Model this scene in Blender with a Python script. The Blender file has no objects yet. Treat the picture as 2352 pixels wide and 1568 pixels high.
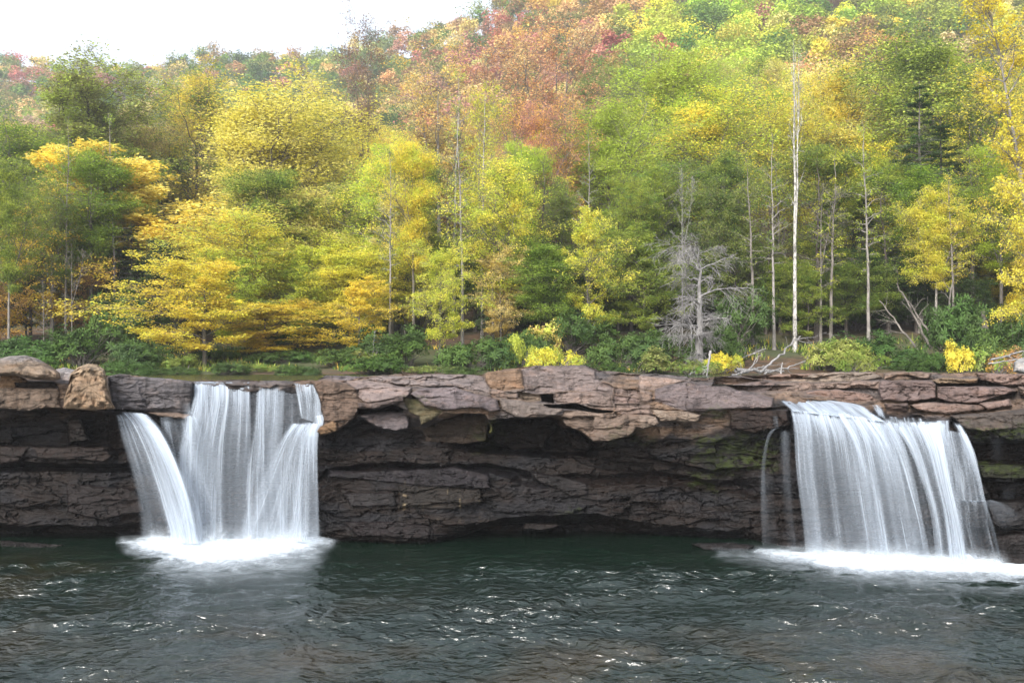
import bpy, math, random
import numpy as np
R = math.radians
C = bpy.context.scene.collection
F = 2286.7; HZ = 820.0; H = 4.9          # focal length in working pixels, horizon row, eye height
rnd = random.Random(7)
def at(px, py, Y):
    return ((px-1176.0)/F*Y, Y, H+(HZ-py)/F*Y)
def tag(o, label=None, cat=None, group=None, kind=None):
    if label: o['label'] = label
    if cat: o['category'] = cat
    if group: o['group'] = group
    if kind: o['kind'] = kind
    return o
def mesh(name, V, Fc, mat=None, smooth=False, attrs=None, uv=None):
    V = np.asarray(V, np.float32).reshape(-1, 3); Fc = np.asarray(Fc, np.int32)
    n, k = Fc.shape
    me = bpy.data.meshes.new(name)
    me.vertices.add(len(V)); me.vertices.foreach_set('co', V.ravel())
    me.loops.add(n*k); me.polygons.add(n)
    me.loops.foreach_set('vertex_index', Fc.ravel())
    me.polygons.foreach_set('loop_start', np.arange(0, n*k, k, dtype=np.int32))
    me.update(calc_edges=True)
    me.polygons.foreach_set('use_smooth', np.full(n, smooth, dtype=bool))
    for nm, (ty, arr) in (attrs or {}).items():
        a = me.attributes.new(nm, ty, 'POINT')
        arr = np.asarray(arr, np.float32)
        if ty == 'FLOAT': a.data.foreach_set('value', arr.ravel())
        elif ty == 'FLOAT_COLOR':
            c4 = np.ones((len(V), 4), np.float32); c4[:, :3] = arr.reshape(-1, 3)
            a.data.foreach_set('color', c4.ravel())
        else: a.data.foreach_set('vector', arr.ravel())
    if mat: me.materials.append(mat)
    return me
def obj(name, me, parent=None, loc=None, rotz=0):
    o = bpy.data.objects.new(name, me); C.objects.link(o)
    if parent: o.parent = parent
    if loc is not None: o.location = loc
    o.rotation_euler = (0, 0, rotz)
    return o
def empty(name, loc=(0, 0, 0), rotz=0):
    o = bpy.data.objects.new(name, None); C.objects.link(o)
    o.location = loc; o.rotation_euler = (0, 0, rotz); o.empty_display_size = .3
    return o
def grid_faces(nr, nc):
    i = np.arange(nr-1)[:, None]*nc + np.arange(nc-1)[None, :]
    i = i.ravel()
    return np.stack([i, i+1, i+nc+1, i+nc], 1)
# ---------------------------------------------------------------- noise
def _hash(ix, iy, seed):
    h = (ix.astype(np.int64)*374761393 + iy.astype(np.int64)*668265263 + seed*2147483647 + 1013904223) & 0xffffffff
    h = ((h ^ (h >> 13))*1274126177) & 0xffffffff
    h = (h ^ (h >> 16))
    return (h & 0xffffff)/float(0xffffff)
def vn(x, y, seed=0):
    x, y = np.broadcast_arrays(np.asarray(x, float), np.asarray(y, float))
    ix = np.floor(x); iy = np.floor(y); fx = x-ix; fy = y-iy
    fx = fx*fx*(3-2*fx); fy = fy*fy*(3-2*fy)
    ix = ix.astype(np.int64); iy = iy.astype(np.int64)
    a = _hash(ix, iy, seed); b = _hash(ix+1, iy, seed); c = _hash(ix, iy+1, seed); d = _hash(ix+1, iy+1, seed)
    return (a*(1-fx)+b*fx)*(1-fy)+(c*(1-fx)+d*fx)*fy
def fbm(x, y, seed=0, o=4, g=.5):
    s = 0; a = 1; t = 0
    for k in range(o):
        s = s+a*(vn(x*2**k+k*17.3, y*2**k+k*9.1, seed+k)-.5)*2; t += a; a *= g
    return s/t
def sstep(a, b, x):
    t = np.clip((x-a)/(b-a), 0, 1); return t*t*(3-2*t)
# ---------------------------------------------------------------- materials
class NT:
    def __init__(s, name):
        s.m = bpy.data.materials.new(name); s.m.use_nodes = True
        s.t = s.m.node_tree; s.t.nodes.clear()
        s.out = s.n('ShaderNodeOutputMaterial')
    def n(s, ty, ins=None, **kw):
        nd = s.t.nodes.new(ty)
        for k, v in kw.items(): setattr(nd, k, v)
        for k, v in (ins or {}).items():
            if isinstance(v, bpy.types.NodeSocket): s.t.links.new(v, nd.inputs[k])
            else: nd.inputs[k].default_value = v
        return nd
    def math(s, op, a, b=0.0, c=None, clamp=False):
        ins = {0: a, 1: b}
        if c is not None: ins[2] = c
        return s.n('ShaderNodeMath', ins, operation=op, use_clamp=clamp).outputs[0]
    def mix(s, f, a, b, blend='MIX'):
        nd = s.n('ShaderNodeMix', data_type='RGBA', blend_type=blend)
        for k, v in ((0, f), (6, a), (7, b)):
            if isinstance(v, bpy.types.NodeSocket): s.t.links.new(v, nd.inputs[k])
            else: nd.inputs[k].default_value = v
        return nd.outputs[2]
    def ramp(s, f, stops):
        nd = s.n('ShaderNodeValToRGB', {0: f}); e = nd.color_ramp.elements
        while len(e) < len(stops): e.new(.5)
        for el, (p, c) in zip(e, stops):
            el.position = p; el.color = (c, c, c, 1) if not hasattr(c, '__len__') else (*c, 1)
        return nd.outputs[0]
    def noise(s, vec, scale, detail=4, rough=.55, dist=0):
        return s.n('ShaderNodeTexNoise', {'Vector': vec, 'Scale': scale, 'Detail': detail, 'Roughness': rough, 'Distortion': dist}).outputs[0]
    def vmul(s, vec, v):
        return s.n('ShaderNodeVectorMath', {0: vec, 1: v}, operation='MULTIPLY').outputs[0]
    def end(s, sh, disp=None):
        s.t.links.new(sh, s.out.inputs[0]); return s.m
def mat_foliage(name, vcol=False, trans=.5):
    b = NT(name)
    pos = b.n('ShaderNodeTexCoord').outputs['Object']
    tone = b.n('ShaderNodeAttribute', attribute_name='tone').outputs['Fac']
    if vcol: col = b.n('ShaderNodeAttribute', attribute_name='Col').outputs['Color']
    else:
        oi = b.n('ShaderNodeObjectInfo')
        c2 = b.n('ShaderNodeAttribute', attribute_name='second_colour', attribute_type='OBJECT').outputs['Color']
        ns = b.noise(pos, .55, 2)
        f = b.math('ADD', ns, b.math('MULTIPLY', b.math('SUBTRACT', tone, .5), .45))
        f = b.ramp(f, [(.42, 0.0), (.66, 1.0)])
        col = b.mix(f, oi.outputs['Color'], c2)
    k = b.math('MULTIPLY_ADD', tone, .35 if vcol else .7, .82 if vcol else .62)
    hsv = b.n('ShaderNodeHueSaturation', {'Hue': .5, 'Saturation': 1.0, 'Value': k, 'Color': col}).outputs[0]
    d = b.n('ShaderNodeBsdfPrincipled', {'Base Color': hsv, 'Roughness': .6, 'Specular IOR Level': .15}).outputs[0]
    t = b.n('ShaderNodeBsdfTranslucent', {'Color': hsv}).outputs[0]
    return b.end(b.n('ShaderNodeMixShader', {0: trans, 1: d, 2: t}).outputs[0])
def mat_bark(name, spots=False):
    b = NT(name)
    pos = b.n('ShaderNodeTexCoord').outputs['Object']
    oi = b.n('ShaderNodeObjectInfo').outputs['Color']
    n1 = b.noise(b.vmul(pos, (1, 1, .25)), 9, 4)
    n2 = b.noise(pos, .8, 3)
    if spots:
        n1 = b.noise(b.vmul(pos, (1, 1, 1.6)), 3.2, 5, .7)
        k = b.ramp(n1, [(.40, .25), (.5, .8), (.62, 1.15)])
    else: k = b.ramp(n1, [(.3, .55), (.7, 1.2)])
    k2 = b.ramp(n2, [(.35, .7), (.65, 1.1)])
    c = b.mix(1.0, oi, k, 'MULTIPLY'); c = b.mix(1.0, c, k2, 'MULTIPLY')
    bump = b.n('ShaderNodeBump', {'Strength': .5, 'Distance': .03, 'Height': n1}).outputs[0]
    return b.end(b.n('ShaderNodeBsdfPrincipled', {'Base Color': c, 'Roughness': .9, 'Normal': bump}).outputs[0])
def mat_rock(name):
    b = NT(name)
    pos = b.n('ShaderNodeTexCoord').outputs['Object']
    col = b.n('ShaderNodeAttribute', attribute_name='Col').outputs['Color']
    wet = b.n('ShaderNodeAttribute', attribute_name='wet').outputs['Fac']
    big = b.noise(b.vmul(pos, (1, 1, 2.2)), 1.1, 5, .6)
    med = b.noise(b.vmul(pos, (1, 1, 6.0)), 3.6, 7, .68, .4)
    fine = b.noise(b.vmul(pos, (1, 1, 2.0)), 34, 4, .7)
    cr = b.n('ShaderNodeTexVoronoi', {'Vector': b.vmul(pos, (.5, .5, 2.2)), 'Scale': 2.2, 'Randomness': 1.0}, feature='DISTANCE_TO_EDGE').outputs['Distance']
    crk = b.ramp(cr, [(0, 0.0), (.018, 1.0)])
    c = b.mix(1.0, col, b.ramp(big, [(.3, .68), (.7, 1.3)]), 'MULTIPLY')
    c = b.mix(1.0, c, b.ramp(med, [(.3, .62), (.7, 1.35)]), 'MULTIPLY')
    c = b.mix(1.0, c, b.ramp(fine, [(.3, .78), (.7, 1.2)]), 'MULTIPLY')
    lich = b.ramp(b.noise(pos, 7, 6, .75), [(.62, 0.0), (.7, 1.0)])
    dry = b.math('SUBTRACT', 1.0, wet, clamp=True)
    c = b.mix(b.math('MULTIPLY', b.math('MULTIPLY', lich, dry), .45), c, (.42, .39, .33, 1))
    stn = b.ramp(b.noise(b.vmul(pos, (3.2, 3.2, .7)), 1, 5, .7), [(.50, 1.0), (.64, .38)])
    c = b.mix(1.0, c, stn, 'MULTIPLY')
    warm = b.ramp(b.noise(b.vmul(pos, (1, 1, 1.8)), 2.3, 5, .7), [(.5, 0.0), (.68, 1.0)])
    c = b.mix(b.math('MULTIPLY', warm, .26), c, b.mix(1.0, c, (1.5, 1.02, .62, 1), 'MULTIPLY'))
    rough = b.math('MULTIPLY_ADD', wet, -.40, .85)
    rough = b.math('ADD', rough, b.math('MULTIPLY', b.math('SUBTRACT', med, .5), .7))
    h = b.math('ADD', b.math('MULTIPLY', med, .05), b.math('MULTIPLY', fine, .014))
    h = b.math('ADD', h, b.math('MULTIPLY', big, .06))
    h = b.math('ADD', h, b.math('MULTIPLY', crk, .006))
    bump = b.n('ShaderNodeBump', {'Strength': 1.0, 'Distance': 1.0, 'Height': h}).outputs[0]
    return b.end(b.n('ShaderNodeBsdfPrincipled', {'Base Color': c, 'Roughness': rough, 'Specular IOR Level': .2, 'Normal': bump}).outputs[0])
def mat_fall(name):
    b = NT(name)
    fl = b.n('ShaderNodeAttribute', attribute_name='flow').outputs['Vector']
    dens = b.n('ShaderNodeAttribute', attribute_name='dens').outputs['Fac']
    n1 = b.noise(b.vmul(fl, (34, .30, 1)), 1, 3, .6)
    n2 = b.noise(b.vmul(fl, (7, .22, 1)), 1, 3, .55, .1)
    n3 = b.noise(b.vmul(fl, (90, .55, 1)), 1, 2, .6)
    n = b.math('ADD', b.math('MULTIPLY', n1, .36), b.math('MULTIPLY', n2, .52))
    n = b.math('ADD', n, b.math('MULTIPLY', n3, .12))
    # dens 1 = solid white, 0 = nothing
    a = b.math('SUBTRACT', n, b.math('MULTIPLY_ADD', dens, -.50, .80))
    a = b.math('MULTIPLY', a, 2.1, clamp=True)
    vl = b.math('MULTIPLY', b.math('MULTIPLY', dens, dens), b.math('MULTIPLY', n2, .75))
    a = b.math('ADD', a, vl, clamp=True)
    a = b.math('MULTIPLY', a, b.math('MULTIPLY', dens, 3.0, clamp=True))
    col = b.mix(n1, (.33, .40, .49, 1), (.62, .68, .75, 1))
    d = b.n('ShaderNodeBsdfDiffuse', {'Color': col}).outputs[0]
    t = b.n('ShaderNodeBsdfTranslucent', {'Color': col}).outputs[0]
    w = b.n('ShaderNodeMixShader', {0: .35, 1: d, 2: t}).outputs[0]
    tr = b.n('ShaderNodeBsdfTransparent').outputs[0]
    return b.end(b.n('ShaderNodeMixShader', {0: a, 1: tr, 2: w}).outputs[0])
def mat_foam(name):
    b = NT(name)
    pos = b.n('ShaderNodeTexCoord').outputs['Object']
    dens = b.n('ShaderNodeAttribute', attribute_name='dens').outputs['Fac']
    n1 = b.noise(b.vmul(pos, (1, 1, 1)), 2.2, 6, .65, .6)
    n2 = b.noise(b.vmul(pos, (1, .8, 1)), 9, 5, .7, .8)
    n = b.math('ADD', b.math('MULTIPLY', n1, .6), b.math('MULTIPLY', n2, .4))
    n = b.ramp(n, [(.36, .12), (.60, 1.0)])
    dd = b.math('MULTIPLY', dens, dens)
    a = b.math('MULTIPLY', dens, b.math('MULTIPLY_ADD', n, 1.15, dd), clamp=True)
    bump = b.n('ShaderNodeBump', {'Strength': .5, 'Distance': .08, 'Height': n}).outputs[0]
    d = b.n('ShaderNodeBsdfDiffuse', {'Color': (.60, .67, .73, 1), 'Normal': bump}).outputs[0]
    tr = b.n('ShaderNodeBsdfTransparent').outputs[0]
    return b.end(b.n('ShaderNodeMixShader', {0: a, 1: tr, 2: d}).outputs[0])
def mat_water(name):
    b = NT(name)
    pos = b.n('ShaderNodeTexCoord').outputs['Object']
    sh = b.n('ShaderNodeAttribute', attribute_name='shallow').outputs['Fac']
    n = b.noise(pos, .5, 4, .6, .5)
    f = b.math('MULTIPLY', sh, b.ramp(n, [(.4, 0.0), (.62, 1.0)]))
    c = b.mix(f, (.004, .0115, .007, 1), (.020, .016, .005, 1))
    w = b.noise(b.vmul(pos, (1, 1.35, 1)), 4.0, 2.5, .5, .5)
    w2 = b.noise(b.vmul(pos, (1, 1.4, 1)), 17, 3, .6, .4)
    ch = b.n('ShaderNodeAttribute', attribute_name='chop').outputs['Fac']
    hgt = b.math('MULTIPLY', ch, b.math('ADD', b.math('MULTIPLY', w, .15), b.math('MULTIPLY', w2, .012)))
    bump = b.n('ShaderNodeBump', {'Strength': 1.0, 'Distance': 1.0, 'Height': hgt}).outputs[0]
    return b.end(b.n('ShaderNodeBsdfPrincipled', {'Base Color': c, 'Roughness': .15, 'IOR': 1.75, 'Specular IOR Level': .5, 'Normal': bump}).outputs[0])
def mat_ground(name):
    b = NT(name)
    pos = b.n('ShaderNodeTexCoord').outputs['Object']
    n = b.noise(pos, 1.3, 6, .65); n2 = b.noise(pos, .12, 3)
    c = b.n('ShaderNodeValToRGB', {0: n}).outputs[0]
    c = b.mix(b.ramp(n, [(.35, 0.0), (.65, 1.0)]), (.035, .024, .014, 1), (.12, .065, .03, 1))
    c = b.mix(b.ramp(n2, [(.45, 0.0), (.6, 1.0)]), c, (.05, .06, .02, 1))
    bump = b.n('ShaderNodeBump', {'Strength': .8, 'Distance': .3, 'Height': n}).outputs[0]
    return b.end(b.n('ShaderNodeBsdfPrincipled', {'Base Color': c, 'Roughness': .95, 'Normal': bump}).outputs[0])
M_LEAF = mat_foliage('leaf'); M_FAR = mat_foliage('far_leaf', True, .3)
M_EVER = mat_foliage('evergreen_leaf', False, .15)
M_BARK = mat_bark('bark'); M_BIRCH = mat_bark('birch_bark', True)
M_ROCK = mat_rock('sandstone'); M_FALL = mat_fall('falling_water'); M_FOAM = mat_foam('foam')
M_WATER = mat_water('pool_water'); M_GROUND = mat_ground('leaf_litter')
# ================================================================ rock ledge
def Y0(px):
    return np.interp(px, [-400, 1500, 1700, 1850, 2100, 2352, 2800], [26.0, 26.0, 25.5, 24.7, 24.0, 23.3, 22.6])
def r1(pts): return [(x*.371, 765.6+y*.371) for x, y in pts]
def r2(pts): return [(704.4+x*.3385, 796.25+y*.3385) for x, y in pts]
def r3(pts): return [(1470+x*.375, 796.25+y*.375) for x, y in pts]
COLS = {  # column: twelve (row, forward offset in metres) knots from the rim down to below the water
 -400: [(862,-2.2),(885,0.0),(938,.1),(944,-.9),(1022,-.95),(1027,-.3),(1062,-.35),(1072,-.75),(1085,-.55),(1205,-.4),(1218,-1.0),(1262,-1.3)],
 0:    [(862,-2.2),(885,0.0),(938,.1),(944,-.9),(1022,-.95),(1027,-.3),(1062,-.35),(1072,-.75),(1085,-.55),(1205,-.4),(1218,-1.0),(1262,-1.3)],
 250:  [(862,-2.0),(885,0.0),(938,.1),(944,-.9),(1022,-.95),(1027,-.3),(1062,-.35),(1072,-.75),(1085,-.55),(1205,-.4),(1218,-1.0),(1262,-1.3)],
 272:  [(858,-1.8),(868,-.6),(940,-.5),(948,-.6),(1040,-.8),(1045,-.6),(1065,-.6),(1072,-.8),(1085,-.7),(1205,-.6),(1218,-.8),(1262,-1.2)],
 440:  [(874,-1.6),(880,-.9),(948,-.8),(952,-.35),(975,-.6),(1000,-.7),(1065,-.75),(1100,-.8),(1108,-.6),(1195,-.6),(1205,-.4),(1262,-.35)],
 730:  [(872,-1.5),(880,-.9),(960,-.85),(968,-.45),(1000,-.7),(1030,-.7),(1100,-.7),(1104,-.5),(1150,-.5),(1195,-.5),(1205,-.35),(1262,-.3)],
 748:  [(860,-2.0),(885,-.2),(975,0),(985,-.1),(1000,-.5),(1030,-.6),(1075,-.5),(1080,-.7),(1100,-.5),(1200,-.3),(1235,-.3),(1262,-.6)],
 850:  [(862,-2.5),(920,.1),(935,.1),(945,-.5),(985,-.3),(995,-.8),(1060,-.5),(1075,-.6),(1085,-.35),(1200,-.15),(1238,-.1),(1260,-.6)],
 1000: [(860,-2.8),(925,.2),(940,.2),(965,-.2),(975,-.7),(1035,-.6),(1065,-.5),(1075,-.6),(1085,-.3),(1200,-.05),(1240,0),(1260,-.6)],
 1105: [(859,-2.6),(915,0),(965,.1),(985,-1.1),(1020,-1.3),(1040,-.9),(1065,-.8),(1075,-.8),(1090,-.4),(1200,-.2),(1215,-.9),(1260,-1.3)],
 1120: [(852,-2.4),(915,0),(965,.1),(985,-1.1),(1020,-1.3),(1040,-.9),(1065,-.8),(1075,-.8),(1090,-.4),(1200,-.2),(1215,-.9),(1260,-1.3)],
 1230: [(840,-1.6),(900,-.3),(955,.1),(965,-1.2),(1040,-1.4),(1055,-.9),(1090,-.8),(1100,-.7),(1120,-.5),(1180,-.4),(1205,-1.2),(1260,-1.6)],
 1345: [(841,-1.8),(900,-.4),(955,.1),(965,-1.2),(1040,-1.4),(1055,-.9),(1090,-.8),(1100,-.7),(1120,-.5),(1180,-.4),(1205,-1.2),(1260,-1.6)],
 1375: [(851,-2.0),(895,-.4),(950,0),(970,-.6),(1045,-1.0),(1055,-.9),(1090,-.9),(1100,-.7),(1120,-.5),(1180,-.4),(1205,-1.2),(1260,-1.6)],
 1500: [(858,-2.2),(885,-.5),(950,-.1),(1000,-.3),(1050,-.5),(1052,-1.1),(1080,-1.1),(1090,-.9),(1110,-.7),(1200,-.6),(1225,-.9),(1260,-1.4)],
 1620: [(867,-2.6),(900,-.5),(938,-.2),(960,-.3),(1075,-.4),(1080,-1.0),(1100,-1.0),(1110,-.9),(1130,-.8),(1215,-.8),(1235,-1.0),(1262,-1.4)],
 1700: [(863,-3.4),(900,-1.0),(938,-.3),(960,-.3),(1075,-.4),(1080,-1.0),(1100,-1.0),(1110,-.9),(1130,-.8),(1215,-.8),(1240,-1.0),(1268,-1.2)],
 1800: [(858,-4.0),(905,-2.0),(935,-.7),(950,-.5),(1060,-.6),(1080,-.8),(1100,-.9),(1150,-.8),(1200,-.8),(1240,-.7),(1262,-.6),(1290,-.6)],
 2000: [(852,-4.4),(925,-2.0),(950,-1.2),(985,-.4),(1050,-.7),(1080,-.9),(1120,-.9),(1130,-.8),(1200,-.8),(1250,-.7),(1275,-.6),(1310,-.5)],
 2200: [(856,-4.4),(930,-2.0),(955,-1.0),(985,-.3),(1010,-.4),(1050,-.8),(1130,-1.0),(1140,-.3),(1180,-.4),(1230,-.5),(1280,-.4),(1330,-.3)],
 2352: [(858,-4.4),(925,-1.5),(950,-.6),(980,0),(1010,0),(1020,-1.2),(1060,-1.2),(1070,-.4),(1090,-.4),(1100,-1.2),(1145,-.4),(1340,-.2)],
 2800: [(858,-4.4),(925,-1.5),(950,-.6),(980,0),(1010,0),(1020,-1.2),(1060,-1.2),(1070,-.4),(1090,-.4),(1100,-1.2),(1145,-.4),(1340,-.2)],
}
TAN = (.25, .155, .085); MAUVE = (.13, .10, .095); GREY = (.12, .11, .12); PALE = (.30, .245, .20)
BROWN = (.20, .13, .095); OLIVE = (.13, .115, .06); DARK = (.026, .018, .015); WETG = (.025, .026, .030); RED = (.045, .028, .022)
MOSS = (.026, .036, .008)
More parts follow.
